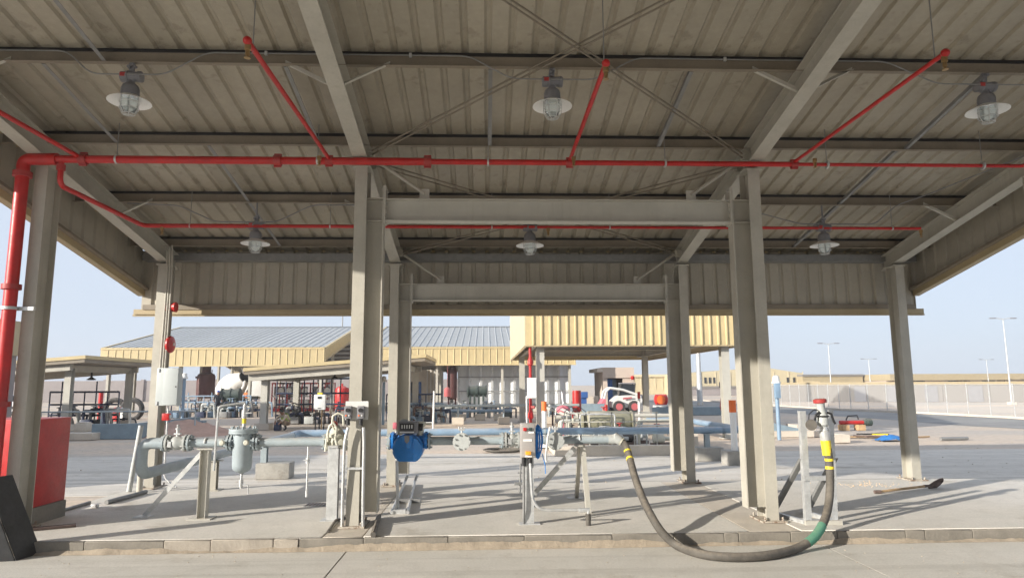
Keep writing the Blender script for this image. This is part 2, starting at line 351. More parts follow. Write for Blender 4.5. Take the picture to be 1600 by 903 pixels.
# kerb blocks along the front edge of the island
kx = [-6.5]+[atZ(x, 838, SZ).x for x in (150, 268, 338, 432, 470, 569, 700, 820, 960, 1060, 1142, 1166, 1252, 1330, 1445, 1478, 1560)]+[7.6, 9.8, 12.1, 14.5]
pale = {2, 3, 4}
kb = 0
for i in range(len(kx)-1):
    dy = random.uniform(-.004, .004); a, b = kx[i]+.002, kx[i+1]-.002
    M().bx(a, b, YK+dy-(.012 if i in pale else 0), YK+.05, -.01, SZ-.003-(.004 if i % 3 else 0)).build('kerb_block', 'kerb_pale' if i in pale else 'concrete_old', isl, bev=.008)
f = M()                                                     # rough mortar fillet at the foot of the kerb
n = 420; top = []; bot = []
hh = 0.05
for i in range(n+1):
    x = -6.5+21*i/n; hh += random.uniform(-.011, .011); hh = min(.085, max(.012, hh)); e = .035+hh*.35+random.uniform(-.006, .006)
    top.append(V((x, YK-.014, hh))); bot.append(V((x, YK-.014-e, .002)))
f.add(top+bot, [(i, i+1, n+2+i, n+1+i) for i in range(n)])
fo = f.build('mortar_fillet', 'mortar', isl); fo['kind'] = 'stuff'
# ------------------------------------------------------------------ the canopies: gable roofs on portal frames
SL = .206; EAVE = 12.6
def zr(yl, d=0): return 6.816+d-SL*abs(yl)                   # underside of the rafter, yl = distance from the ridge
P = .2793
def rib_profile(pitch, n, h=.034, w=.045):
    out = []
    for k in range(n):
        o = k*pitch; out += [(o, 0), (o+pitch*.5, 0), (o+pitch-w*2.1, 0), (o+pitch-w*1.45, h), (o+pitch-w*.55, h)]
    return out+[(n*pitch, 0)]
def canopy(name, label, ox, oy, xs, rows, x0, x1, main=False, mats=('sheet_in', 'tan'), pitch=P, nr=3):
    T = thing(name, label, 'canopy', (ox, oy, 0))
    o = V((ox, oy, 0))
    def B(m, nm, mt, par=T, **k): m.v = [v+o for v in m.v]; return m.build(nm, mt, par, **k)
    w, d = .17, .33
    first = {}
    for x in xs:
        for y in rows:
            s = 1 if y > 0 else -1
            yc = y+s*.165 if main else y
            zb = SZ if main and y > 0 else 0
            zt = zr(abs(yc)+.165, .012)
            B(M().hsec((x, yc, zb+.02), (x, yc, zt), w, d, X_, Y_), 'column', 'steel')
            m = M().bx(x-.17, x+.17, yc-.24, yc+.24, zb+.002, zb+.022)
            for a in (-.12, .12):
                for b in (-.2, .2): m.cyl((x+a, yc+b, zb), (x+a, yc+b, zb+.07), .014, 6)
            B(m, 'base_plate', 'base_rusty')
            B(M().bx(x-.13, x+.13, yc-.19, yc+.19, zt, zt+.016), 'cap_plate', 'steel')
    for x in xs:
        for s in (1, -1):
            ye = rows[-1]+.5
            m = M(); p = V((x, s*.02, zr(.02)+.16)); q = V((x, s*ye, zr(ye)+.16)); dirv = (q-p).normalized(); up = X_.cross(dirv) if s > 0 else dirv.cross(X_)
            m.hsec(p, q, .2, .29, X_, up, .014, .01); B(m, 'rafter', 'steel')
    ys = [.4, 1.3, 3.05, 4.8, 6.55, 8.3, 10.07, 11.9]
    for s in (1, -1):
        for y in ys:
            zb = zr(y, .305); m = M(); t = .006
            # Z-section, bottom flange towards the ridge
            m.sweep([(0, 0), (-.07, 0), (-.07, t), (-t, t), (-t, .185), (.06, .185), (.06, .191), (0, .191)] if True else [], (x0+.06, s*y, zb), (x1-.06, s*y, zb), V((0, s, 0)), Z_)
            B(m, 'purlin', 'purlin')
            B(M().bx(x0+.07, x1-.07, s*y-.012, s*y+.012, zb+.15, zb+.192), 'purlin_shadow_strip', 'black')  # black strip paints in the shadow gap between purlin and roof sheet
    W = pitch*nr; npan = int(round((x1-x0)/W)); W = (x1-x0)/npan; pt = W/nr
    prof = rib_profile(pt, nr)
    for s in (1, -1):
        ref = None
        for k in range(npan):
            if ref is None:
                L = V((0, s*(EAVE+.02), -SL*(EAVE+.02))); m = M()
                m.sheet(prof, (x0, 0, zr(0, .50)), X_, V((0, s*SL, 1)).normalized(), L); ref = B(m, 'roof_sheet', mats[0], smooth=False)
            else: share(ref, (k*W, 0, 0), T)
    B(M().prism([(-.3, zr(.3, .545)), (0, zr(0, .56)), (.3, zr(.3, .545)), (.3, zr(.3, .553)), (0, zr(0, .568)), (-.3, zr(.3, .553))], 'x', x0-.02, x1+.02), 'ridge_cap', 'roof_metal')
    zb, zt = 3.43, zr(EAVE, .5)
    for s in (1, -1):
        ref = None
        for k in range(npan):
            if ref is None:
                m = M(); m.cur = 0
                m.sheet(prof, (x0, s*EAVE, zb+.09), X_, V((0, s, 0)), (0, 0, zt-zb-.09)); m.cur = 1
                m.sheet(prof, (x0, s*(EAVE+.004), zb+.09), X_, V((0, s, 0)), (0, 0, zt-zb-.09)); ref = B(m, 'fascia_sheet', ['liner', mats[1]], smooth=False)
            else: share(ref, (k*W, 0, 0), T)
        B(M().bx(x0-(.12 if main else .02), x1+(.12 if main else .02), s*EAVE-.05, s*EAVE+.055, zb, zb+.1), 'fascia_trim', 'tan_trim' if main else mats[1])
        if main: B(M().bx(x0-.15, x1+.15, s*EAVE-.02, s*EAVE+.05, zb-.035, zb-.002), 'drip_edge', 'tan_trim')
        B(M().bx(x0, x1, s*(EAVE+.05)-.005, s*(EAVE+.05)+.005, zt-.08, zt+.07), 'eave_flashing', mats[1])
        B(M().bx(x0, x1, min(s*(EAVE-.1), s*(EAVE+.055)), max(s*(EAVE-.1), s*(EAVE+.055)), zt+.062, zt+.071), 'eave_cap', mats[1])
        B(M().bx(x0+.1, x1-.1, min(s*(EAVE-.3), s*(EAVE-.05)), max(s*(EAVE-.3), s*(EAVE-.05)), zt-.24, zt-.1), 'eave_gutter', 'galv_dark')
        B(M().chan((x0+.06, s*(EAVE-.07), zb+.14), (x1-.06, s*(EAVE-.07), zb+.14), .05, .1, V((0, s, 0)), Z_), 'fascia_rail', 'purlin')
    # gable-end fascias
    gh = .92; ng = 12; dy = EAVE/ng; gp = rib_profile(dy/3, 3)
    for sx, xe in ((-1, x0), (1, x1)):
        for s in (1, -1):
            ref = None
            for k in range(ng):
                if ref is None:
                    m = M(); n0 = len(gp)
                    for e, cu in ((0, 0), (.004, 1)):
                        m.cur = cu; vs = []
                        for j, zz in enumerate((-gh+.1, 0)):
                            vs += [(xe+sx*(b+e), s*a, zr(0, .5)-SL*a+zz) for a, b in gp]
                        m.add(vs, [(i, i+1, n0+i+1, n0+i) for i in range(n0-1)])
                    ref = B(m, 'gable_sheet', ['liner', mats[1]], smooth=False)
                else: share(ref, (0, s*k*dy, -SL*k*dy), T)
            m = M(); zz = zr(0, .5)-gh
            m.sweep([(-.05, 0), (.075, 0), (.075, .115), (-.05, .115)], (xe, 0, zz), (xe, s*EAVE, zz-SL*EAVE), V((sx, 0, 0)), Z_)
            B(m, 'gable_trim', 'tan_trim')
            zc = zr(0, .5); m = M(); m.sweep([(-.09, .046), (.06, .046), (.06, .056), (-.09, .056)], (xe, 0, zc), (xe, s*EAVE, zc-SL*EAVE), V((sx, 0, 0)), Z_); m.sweep([(.048, -.1), (.058, -.1), (.058, .045), (.048, .045)], (xe, 0, zc), (xe, s*EAVE, zc-SL*EAVE), V((sx, 0, 0)), Z_); B(m, 'gable_flashing', mats[1])
            m = M(); m.sweep([(-.13, .12), (-.05, .12), (-.05, .17), (-.13, .17)], (xe, 0, zz-.005), (xe, s*EAVE, zz-.005-SL*EAVE), V((sx, 0, 0)), Z_)
            B(m, 'gable_rail', 'purlin')
    return T, B
OY = 1.2
CX = [-6.185, -1.766, 3.877, 8.248]
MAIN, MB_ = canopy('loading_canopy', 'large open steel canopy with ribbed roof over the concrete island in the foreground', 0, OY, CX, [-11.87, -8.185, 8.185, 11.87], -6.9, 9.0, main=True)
Y1, Y2 = 9.385, 13.07
YC1, YC2 = Y1+.165, Y2+.165
def part(m, nm, mt, par=None, **k): return m.build(nm, mt, par or MAIN, **k)
# inner stub columns and cross beams of the middle bay
for (yc, zb, zt0, zt1) in ((YC1, .32, 4.31, 4.64), (YC2, .36, 3.63, 3.96)):
    for x, s in ((CX[1], 1), (CX[2], -1)):
        xf = x+s*.306
        m = M(); m.bx(min(x+s*.007, xf), max(x+s*.007, xf), yc-.005, yc+.005, zb, zt1); m.bx(xf-.008, xf+.008, yc-.1, yc+.1, zb, zt1+.18)
        for z in (zt0, zt1): m.bx(min(x+s*.007, xf), max(x+s*.007, xf), yc-.09, yc+.09, z-.008, z+.006)
        part(m, 'stub_column', 'steel')
        m = M(); xe = xf+s*.022; m.bx(xe-.012, xe+.012, yc-.1, yc+.1, zt0-.03, zt1+.19)
        for z in (zt0+.05, zt0+.12, zt1-.12, zt1-.05, zt1+.13):
            for yy in (-.06, .06): m.cyl((xe-s*.05, yc+yy, z), (xe+s*.035, yc+yy, z), .013, 6)
        part(m, 'end_plate', 'steel_pale')
        # knee brace from the rafter down to the beam
        b0 = V((x+s*.88, yc, zt1)); t0 = V((x+s*.12, yc, zt1+.62 if yc < 11 else zt1+.6))
        m = M(); m.bx(b0.x-.07, b0.x+.07, yc-.006, yc+.006, zt1, zt1+.16); m.bx(b0.x-.08, b0.x+.08, yc-.07, yc+.07, zt1+.001, zt1+.013)
        part(m, 'brace_bracket', 'steel_pale')
        m = M(); m.cyl(b0+V((0, -.012, .09)), t0+V((0, -.012, 0)), .024, 8); part(m, 'knee_brace', 'steel')
    m = M().hsec((CX[1]+.34, yc, (zt0+zt1)/2), (CX[2]-.34, yc, (zt0+zt1)/2), .17, zt1-zt0, Y_, Z_, .016, .01); part(m, 'cross_beam', 'steel_pale')
    for x in (CX[1]+.36, CX[2]-.36):
        pass
# fly braces between purlins and rafters
def flyb(p, q): m = M(); d = (q-p).normalized(); m.ang(p, q, .045, d.cross(Z_).normalized(), Z_, .006); part(m, 'fly_brace', 'steel_pale')
for x in CX:
    for yl in (6.55, 10.07):
        for s in (-1, 1):
            if (x == CX[0] and s < 0) or (x == CX[3] and s > 0): continue
            flyb(V((x+s*.02, OY+yl-.02, zr(yl)+.03)), V((x+s*.62, OY+yl-.02, zr(yl)+.33)))
# cross-bracing rods in the middle bay, in pairs
def rod(a, b, r=.011):
    part(M().cyl(a, b, r, 6), 'brace_rod', 'rod_brown')
def rp(x, Y, dz=.22): return V((x, Y, zr(Y-OY, dz)))
for dz in (.2, .14):
    rod(rp(CX[1]+.1, 9.45, dz), rp(CX[2]-.1, 4.9, dz+.05)); rod(rp(CX[2]-.1, 9.45, dz), rp(CX[1]+.1, 4.9, dz))
    rod(rp(CX[1]+.1, 9.7, dz), rp(CX[2]-.1, 13.1, dz+.05)); rod(rp(CX[2]-.1, 9.7, dz), rp(CX[1]+.1, 13.1, dz))
for x, s in ((CX[1], 1), (CX[2], -1)):
    for Y in (9.42, 9.74, 13.05):
        m = M(); c = rp(x, Y, .17); m.box(c+V((s*.08, 0, 0)), (.14, .012, .14)); m.cyl(c+V((s*.11, -.03, .03)), c+V((s*.11, .03, .03)), .022, 8); m.cyl(c+V((s*.11, -.03, -.03)), c+V((s*.11, .03, -.03)), .022, 8); part(m, 'rod_bracket', 'steel')
# sag bars between purlins
for x, a, b in ((.03, 6.55, 8.3), (2.49, 6.55, 8.3), (-2.42, 6.55, 8.3), (-4.5, 3.05, 6.55), (-5.25, 6.55, 8.3), (6.2, 6.55, 8.3), (-4.0, 8.3, 11.9), (6.1, 8.3, 11.9)):
    m = M(); m.ang((x, OY+a+.03, zr(a, .31)), (x, OY+b-.03, zr(b, .31)), .05, X_, Z_, .006); part(m, 'sag_bar', 'galv_dark')
# ------------------------------------------------------------------ red sprinkler pipework under the roof
SP = thing('sprinkler_pipework', 'red sprinkler pipes under the roof with a thick red riser beside the left column', 'pipework', (-6.37, 9.27, SZ))
MZ, MY = 5.11, 9.25
def red(m, nm='pipe', mt='red', par=SP): return m.build(nm, mt, par)
segs = [(-6.1, -2.9, .054), (-2.9, -.82, .054), (-.82, 1.18, .04), (1.18, 4.42, .037), (4.42, 7.72, .026)]
for a, b, r in segs: red(M().cyl((a, MY, MZ), (b, MY, MZ), r, 14), 'main_pipe')
red(M().tube(bend([(7.7, MY, MZ), (7.8, MY, MZ), (7.8, 6.2, MZ+.05)], .1), .026), 'branch_pipe')
for x, r in ((-2.9, .075), (-.82, .07), (-5.55, .075), (-2.19, .06), (1.185, .055), (4.42, .05)):
    m = M().cyl((x-.05, MY, MZ), (x+.05, MY, MZ), r, 14); m.box((x, MY, MZ+r), (.1, .03, .04)); m.box((x, MY, MZ-r), (.1, .03, .04)); red(m, 'coupling', 'red_dull')
m = M(); m.tube(bend([(-6.36, 9.27, SZ+.02), (-6.36, 9.27, MZ), (-5.9, MY, MZ)], .1, 6), .082, 16); red(m, 'riser')
for z in (4.86, 3.3, 1.75): red(M().cyl((-6.36, 9.27, z), (-6.36, 9.27, z+.07), .118, 16), 'coupling', 'red_dull')
m = M(); zc = atY(20, 482, 9.3).z; m.box((-6.22, 9.33, zc), (.3, .05, .05)); m.cyl((-6.36, 9.27, zc-.02), (-6.36, 9.27, zc+.02), .106, 16); red(m, 'pipe_clamp', 'galv')
for x, ye, r in ((-2.19, 5.95, .026), (1.185, 6.3, .026), (4.42, 6.0, .024), (-5.6, 5.2, .03)):
    red(M().cyl((x, MY, MZ+.03), (x, ye, MZ+.03), r, 10), 'branch_pipe')
    red(M().sphere((x, ye, MZ+.03), .042, 10, 6), 'pipe_cap')
def head(x, y, z, par=SP):
    m = M().lathe((x, y, z), (0, 0, -1), [(.03, 0), (.03, .05), (.02, .055), (.022, .10), (.012, .105), (.012, .12), (.03, .125), (.03, .13)], 10); red(m, 'sprinkler_head', 'brass', par)
for x, y in ((-2.28, 9.05), (1.21, 9.0), (4.6, 9.0), (-2.19, 5.97), (1.185, 6.32), (4.42, 6.02)): head(x, y, MZ)
def hang(x, y, z): red(M().cyl((x, y, z), (x, y, zr(y-OY, .48)), .006, 6), 'hanger_rod', 'galv_dark'); red(M().cyl((x-.012, y, z), (x+.012, y, z), .062, 12), 'hanger_ring', 'galv')
for x in (-5.1, -2.35, .03, 2.55, 4.9, 7.2): hang(x, MY, MZ)
for x, y in ((-2.19, 6.1), (1.185, 6.4), (4.42, 6.15)): red(M().cyl((x, y, MZ), (x, y, zr(y-OY, .48)), .006, 6), 'hanger_rod', 'galv_dark')
L2Y, L2Z = 11.2, 4.635
m = M(); m.tube(bend([(-5.84, MY, MZ-.02), (-5.84, MY, 4.74), (-5.66, L2Y, L2Z), (-4.0, L2Y, L2Z)], .12, 5), .036, 12); red(m, 'second_line')
red(M().cyl((-5.84, MY, 5.03), (-5.84, MY, 4.95), .055, 12), 'coupling', 'red_dull')
for a, b, r in ((-4.0, .8, .03), (.8, 7.5, .026)): red(M().cyl((a, L2Y, L2Z), (b, L2Y, L2Z), r, 10), 'branch_pipe')
for x in (-5.35, 1.05, 7.5): head(x, L2Y, L2Z-.02)
for x in (-4.9, -2.6, .1, 2.1, 4.6, 7.0): red(M().cyl((x, L2Y, L2Z), (x, L2Y, zr(L2Y-OY, .48)), .005, 6), 'hanger_rod', 'galv_dark'); red(M().cyl((x-.01, L2Y, L2Z), (x+.01, L2Y, L2Z), .037, 10), 'hanger_ring', 'galv')
# ------------------------------------------------------------------ hanging lamps
def lamp(loc, label, tilt=0, red_r=True):
    T = thing('hanging_lamp', label, 'lamp', loc, 'caged lamps hanging under the canopy roof'); o = V(loc)
    def B(m, nm, mt, **k): m.v = [v+o for v in m.v]; return m.build(nm, mt, T, **k)
    m = M(); m.bx(-.03, .03, -.012, .012, -.1, .0); m.cyl((-.02, -.05, -.06), (-.02, .05, -.06), .02, 8); m.cyl((.02, -.05, -.03), (.02, .05, -.03), .018, 8); B(m, 'hook', 'lamp_grey')
    m = M().lathe((-.12, 0, -.17), (1, 0, 0), [(.05, 0), (.065, .01), (.065, .07), (.072, .075), (.072, .095), (.06, .1), (.06, .2), (.066, .205), (.066, .24), (.05, .25)], 14); B(m, 'junction_box', 'lamp_grey')
    B(M().box((-.07, -.066, -.165), (.06, .008, .045)), 'warning_plate', 'red_dull')
    B(M().lathe((0, 0, -.22), (0, 0, -1), [(.04, 0), (.045, .03), (.085, .06), (.1, .1), (.1, .17), (.092, .19)], 16), 'housing', 'lamp_grey')
    B(M().lathe((0, 0, -.405), (0, 0, -1), [(.095, 0), (.12, .015), (.235, .072), (.237, .079), (.23, .079), (.12, .022), (.09, .008)], 24, cap=False), 'reflector', 'white_clean')
    B(M().lathe((0, 0, -.42), (0, 0, -1), [(.088, 0), (.092, .06), (.088, .13), (.06, .175), (.02, .19)], 16), 'globe', 'lamp_glass')
    m = M()
    for k in range(6):
        a = k*pi/3; m.tube([(cos(a)*r, sin(a)*r, -.42-h) for r, h in ((.105, .0), (.105, .14), (.07, .205), (.0, .215))], .005, 5)
    for r, h in ((.106, .07), (.106, .14), (.07, .205)): m.tube([(cos(t)*r, sin(t)*r, -.42-h) for t in [2*pi*i/14 for i in range(15)]], .005, 5)
    B(m, 'cage', 'galv')
    return T
LX = [(-4.10, 'near row'), (.79, 'near row'), (6.13, 'near row')]
for (px, py), nm in zip(((203, 150), (863, 165), (1543, 175)), ('leftmost', 'middle', 'rightmost')):
    p = atY(px, py, 7.72); lamp((p.x, 7.72, zr(7.75-OY, .305)), nm+' caged lamp of the larger front row under the roof')
for (px, py), nm in zip(((399, 380), (828, 383), (1288, 383)), ('leftmost', 'middle', 'rightmost')):
    p = atY(px, py, 11.24); T = lamp((p.x, 11.24, p.z+.47), nm+' caged lamp of the smaller rear row behind the thin red pipe')
    M().cyl((p.x, 11.24, p.z+.46), (p.x, 11.24, zr(11.27-OY, .3)), .014, 8).build('stem', 'lamp_grey', T)
# conduits feeding the lamps
def conduit(pts, label, r=.009, mt='galv_dark', rad=.12, clip=()):
    T = thing('conduit', label, 'conduit', pts[0]); M().tube(bend(pts, rad), r, 8).build('tube', mt, T)
    for c in clip: M().box(c, (.03, .03, .05)).build('clip', 'galv', T)
    return T
zA = zr(7.75-OY, .43); zl = zr(7.75-OY, .14)
conduit([(-6.6, 7.68, zA), (-4.9, 7.68, zA), (-4.6, 7.66, zl), (-3.75, 7.66, zl), (-3.3, 7.68, zA), (-.2, 7.68, zA), (.3, 7.66, zl), (1.3, 7.66, zl), (1.8, 7.68, zA), (4.9, 7.68, zA), (5.5, 7.66, zl), (6.7, 7.66, zl), (7.4, 7.68, zA)],
        'thin grey conduit along the purlin linking the front row of lamps', clip=[(-2.6, 7.68, zA), (-.9, 7.68, zA), (2.9, 7.68, zA), (4.2, 7.68, zA)])
zA = zr(11.27-OY, .40); zl = atY(399, 347, 11.2).z
conduit([(-6.0, 11.3, zA-.1), (-5.1, 11.2, zA-.16), (-4.5, 11.2, zl), (-3.5, 11.2, zl), (-2.9, 11.2, zA-.14), (-1.8, 11.2, zA-.14)], 'thin conduit looping to the leftmost lamp of the rear row', mt='lamp_grey')
conduit([(-.2, 11.2, zA-.12), (.3, 11.2, zl), (1.3, 11.2, zl), (2.0, 11.2, zA-.12)], 'thin conduit looping to the middle lamp of the rear row', mt='lamp_grey')
conduit([(4.3, 11.2, zA-.14), (5.4, 11.2, zl), (6.7, 11.2, zl), (7.1, 11.2, zA-.1), (7.5, 10.9, zA+.02), (8.0, 9.4, zr(9.4-OY, .2))], 'thin conduit running from the rightmost rear lamp up to the right rafter', mt='lamp_grey')
# ------------------------------------------------------------------ fittings on the rear left column
p = atY(264, 604, 12.9); T = thing('junction_cabinet', 'grey metal junction cabinet fixed to the rear left column', 'cabinet', (p.x, 12.95, p.z-.36))
M().rbox((p.x-.02, 12.95, p.z), (.40, .17, .69), .012).build('body', 'box_grey', T)
M().rbox((p.x+.05, 12.852, p.z), (.26, .02, .67), .006).build('door', 'box_grey', T)
M().box((p.x-.185, 12.86, p.z+.3), (.03, .02, .06)).build('hinge', 'galv', T); M().box((p.x-.185, 12.86, p.z-.3), (.03, .02, .06)).build('hinge', 'galv', T)
M().cyl((p.x+.15, 12.838, p.z), (p.x+.15, 12.85, p.z), .014, 8).build('lock', 'black', T)
for k, dx in enumerate((-.02, .05, .12)):
    conduit([(-6.07+.045*k, 12.99, p.z+.34), (-6.07+.045*k, 13.03, 4.1), (-6.07+.045*k, 12.95, 4.55+.06*k)], ('left', 'middle', 'right')[k]+'most of the three conduits rising above the grey cabinet' if k != 1 else 'middle one of the three conduits rising above the grey cabinet', .016, 'steel', .2)
conduit([(p.x-.02, 12.97, p.z-.35), (p.x-.03, 13.0, .35), (p.x+.25, 12.9, .2)], 'conduit running down from the grey cabinet to the slab', .018, 'galv')
p = atY(268, 538, 13.1); T = thing('alarm_bell', 'round red alarm bell on the side of the rear left column', 'alarm bell', p)
M().lathe((p.x-.09, p.y, p.z), (1, 0, 0), [(.05, 0), (.05, .03), (.155, .04), (.165, .07), (.15, .10), (.09, .125), (.02, .13)], 20).build('gong', 'red', T)
M().cyl((p.x+.03, p.y, p.z), (p.x+.05, p.y, p.z), .03, 10).build('centre_nut', 'white', T)
p = atY(271, 480, 13.1); T = thing('alarm_sounder', 'small red alarm sounder near the top of the rear left column', 'alarm', p)
M().lathe((p.x-.1, p.y, p.z), (1, 0, 0), [(.06, 0), (.06, .05), (.085, .08), (.1, .15)], 14).build('horn', 'red', T); M().rbox((p.x-.1, p.y, p.z), (.08, .12, .14), .01).build('base', 'red_dull', T)
p = atY(260, 651, 13.0); T = thing('call_point', 'small red alarm call point low on the rear left column', 'alarm', p)
M().rbox(p, (.13, .1, .13), .012).build('case', 'red', T); M().box(p+V((.07, 0, 0)), (.012, .06, .07)).build('glass_plate', 'white', T)
# push-button stations on the front second column
p = atY(556, 640, 9.32)
T = thing('push_button_board', 'white backing plate with two grey push-button stations on the front column', 'switch', (p.x, 9.34, p.z-.15))
b = atY(557, 632, 9.33); M().bx(b.x-.15, b.x+.155, 9.352, 9.366, b.z-.2, b.z+.045).build('back_plate', 'white', T)
for px in (544, 564):
    q = atY(px, 644, 9.29); s_ = M().rbox((q.x, 9.3, q.z), (.095, .09, .165), .012).build('button_station', 'lamp_grey', T)
    M().cyl((q.x, 9.257, q.z+.03), (q.x, 9.235, q.z+.03), .027, 12).build('push_button', 'black', s_)
    M().cyl((q.x-.02, 9.257, q.z-.04), (q.x-.02, 9.243, q.z-.04), .011, 8).build('pilot_light', 'orange', s_); M().cyl((q.x+.018, 9.257, q.z-.04), (q.x+.018, 9.243, q.z-.04), .011, 8).build('pilot_light', 'white', s_)
    M().cyl((q.x, 9.3, q.z-.08), (q.x, 9.3, q.z-.17), .026, 10).build('cable_gland', 'black', s_)
for px, nm in ((541, 'left'), (565, 'right')):
    q = atY(px+3, 665, 9.3); e = atZ(px-1, 815, SZ)
    conduit([(q.x, 9.3, q.z-.02), (q.x+(.01 if px > 550 else -.045), 9.31, 1.25), (q.x+(.01 if px > 550 else -.055), 9.34, .5), (q.x+(.015 if px > 550 else -.055), 9.36, SZ)], nm+' grey conduit below the push-button plate on the front column', .021, 'galv', .1)
m = M(); q = atY(555, 732, 9.3); m.box((q.x, 9.345, q.z), (.24, .03, .03)); solo(m, 'conduit_strap', 'galv', 'galvanised strut strapping the two conduits to the front column', 'bracket')
# ------------------------------------------------------------------ red cabinet on a concrete plinth at the left
xr_ = -6.15; yb_ = 10.5; yf_ = 9.78; z0_ = atY(94, 780, yb_).z; z1_ = atY(101, 651, yb_).z
T = thing('fire_hose_cabinet', 'red fire hose cabinet on a concrete plinth behind the front left column', 'cabinet', (-6.6, 10.1, SZ))
M().rbox((xr_-.45, (yf_+yb_)/2, (z0_+z1_)/2), (.9, yb_-yf_, z1_-z0_), .015).build('body', 'red', T)
M().rbox((xr_-.45, yf_-.008, (z0_+z1_)/2), (.8, .02, z1_-z0_-.1), .006).build('door', 'red', T)
M().box((xr_-.1, yf_-.03, (z0_+z1_)/2), (.02, .03, .14)).build('handle', 'galv', T)
M().rbox((xr_-.45, (yf_+yb_)/2, z0_/2), (.93, yb_-yf_+.04, z0_-.002), .012).build('plinth', 'concrete_old', T)
# ------------------------------------------------------------------ fuel transfer line on the island
YP, ZP, RP = 10.15, 1.2, .062
def xp(px, Y=YP): return atY(px, 688, Y).x
FX = -4.92
T = thing('fuel_pipeline', 'grey-blue flanged fuel pipe crossing the island, bending down at its left end', 'pipe', (FX, YP, 0))
PL = T
def seg(a, b, r=RP, mt='pipe_grey', nm='pipe_spool'): return M().cyl((xp(a), YP, ZP), (xp(b), YP, ZP), r, 16).build(nm, mt, PL)
M().tube(bend([(xp(259), YP, ZP), (FX, YP, ZP), (FX, YP, .76), (FX, 17.9, .76)], .2, 8), .08, 18).build('elbow_pipe', 'pipe_grey', PL)
M().tube(bend([(FX, 17.8, .76), (FX, 18.3, .78), (FX+.6, 18.3, .78)], .3, 8), .09, 18).build('elbow_pipe', 'pipe_blue', PL)
M().cyl((FX+.5, 18.3, .78), (6.4, 18.3, .78), .092, 18).build('long_pipe', 'pipe_blue', PL)
M().tube(bend([(6.3, 18.3, .78), (6.85, 18.3, .78), (6.85, 19.2, .78), (6.85, 27, .78)], .32, 8), .092, 18).build('elbow_pipe', 'pipe_blue', PL)
for px in (880,): 
    pass
for x in (1.55,): M().cyl((x-.03, 18.3, .78), (x+.03, 18.3, .78), .1, 16).build('pipe_collar', 'pipe_grey', PL)
for a, b in ((297, 358), (406, 508), (606, 613), (669, 712), (732, 787), (812, 857), (876, 952)): seg(a, b)
def flg(px, r=.118, nb=8, mt='pipe_grey', t=.026): return M().flange((xp(px), YP, ZP), X_, r, t, 20, nb).build('flange', mt, PL)
for px in (258, 297, 358, 404, 508, 609, 671, 785): flg(px)
def tee(px, py, lab):
    x = xp(px); m = M().cyl((x-.1, YP, ZP), (x+.1, YP, ZP), RP+.006, 16); m.cyl((x, YP, ZP), (x, YP-.17, ZP), .058, 16); m.build('tee', 'pipe_grey', PL)
    M().flange((x, YP-.175, ZP), Y_, .125, .026, 22, 8).build('flange', 'pipe_grey', PL)
    M().flange((x, YP-.207, ZP), Y_, .127, .03, 22, 8).build('blind_flange', 'cast_grey', PL)
    m = M().cyl((x, YP-.17, ZP+.12), (x, YP-.17, ZP+.2), .014, 8); m.box((x, YP-.17, ZP+.17), (.08, .03, .03)); m.cyl((x-.04, YP-.17, ZP+.17), (x-.04, YP-.17, ZP+.21), .01, 8); m.cyl((x+.04, YP-.17, ZP+.17), (x+.04, YP-.17, ZP+.2), .01, 8); m.build('vent_cock', 'galv', PL)
tee(722, 689, ''); tee(866, 686, '')
m = M().tube([(xp(857), YP-.28, ZP+.2), (xp(853), YP-.3, ZP+.05), (xp(850), YP-.28, ZP-.2), (xp(851), YP-.25, ZP-.28)], .016, 8); m.build('flexible_tube', 'white', PL)
x = xp(482); m = M().cyl((x, YP, ZP-.05), (x, YP, .45), .013, 8); m.cyl((x, YP, .98), (x, YP, .9), .028, 8); m.box((x-.02, YP-.03, .95), (.06, .05, .012)); m.cyl((x, YP, .52), (x, YP, .43), .019, 8); m.build('drain_pipe', 'galv', PL)
# left isolating valve
def valve(px0, px1, label, mt='cast_grey'):
    a, b = xp(px0), xp(px1); c = (a+b)/2; T = thing('isolating_valve', label, 'valve', (c, YP, ZP-.13))
    for e in (a, b): M().flange((e, YP, ZP), X_, .12, .026, 20, 8, .012, .035).build('flange', mt, T)
    M().lathe((a, YP, ZP), X_, [(.07, 0), (.075, (b-a)*.2), (.1, (b-a)*.4), (.1, (b-a)*.6), (.075, (b-a)*.8), (.07, b-a)], 16).build('body', mt, T)
    M().box((a+.06, YP-.1, ZP-.01), (.05, .012, .08)).build('nameplate', 'galv', T)
    m = M().cyl((c, YP, ZP+.08), (c, YP, ZP+.2), .022, 8); m.box((c, YP, ZP+.13), (.09, .06, .02)); m.lathe((c, YP, ZP+.19), Z_, [(.035, 0), (.035, .02), (.012, .03), (.022, .055), (.01, .07)], 10); m.build('stem', 'galv', T)
    return T
valve(263, 291, 'flanged ball valve at the left end of the fuel pipe next to the elbow')
valve(790, 810, 'flanged ball valve just left of the control box', 'cast_grey')
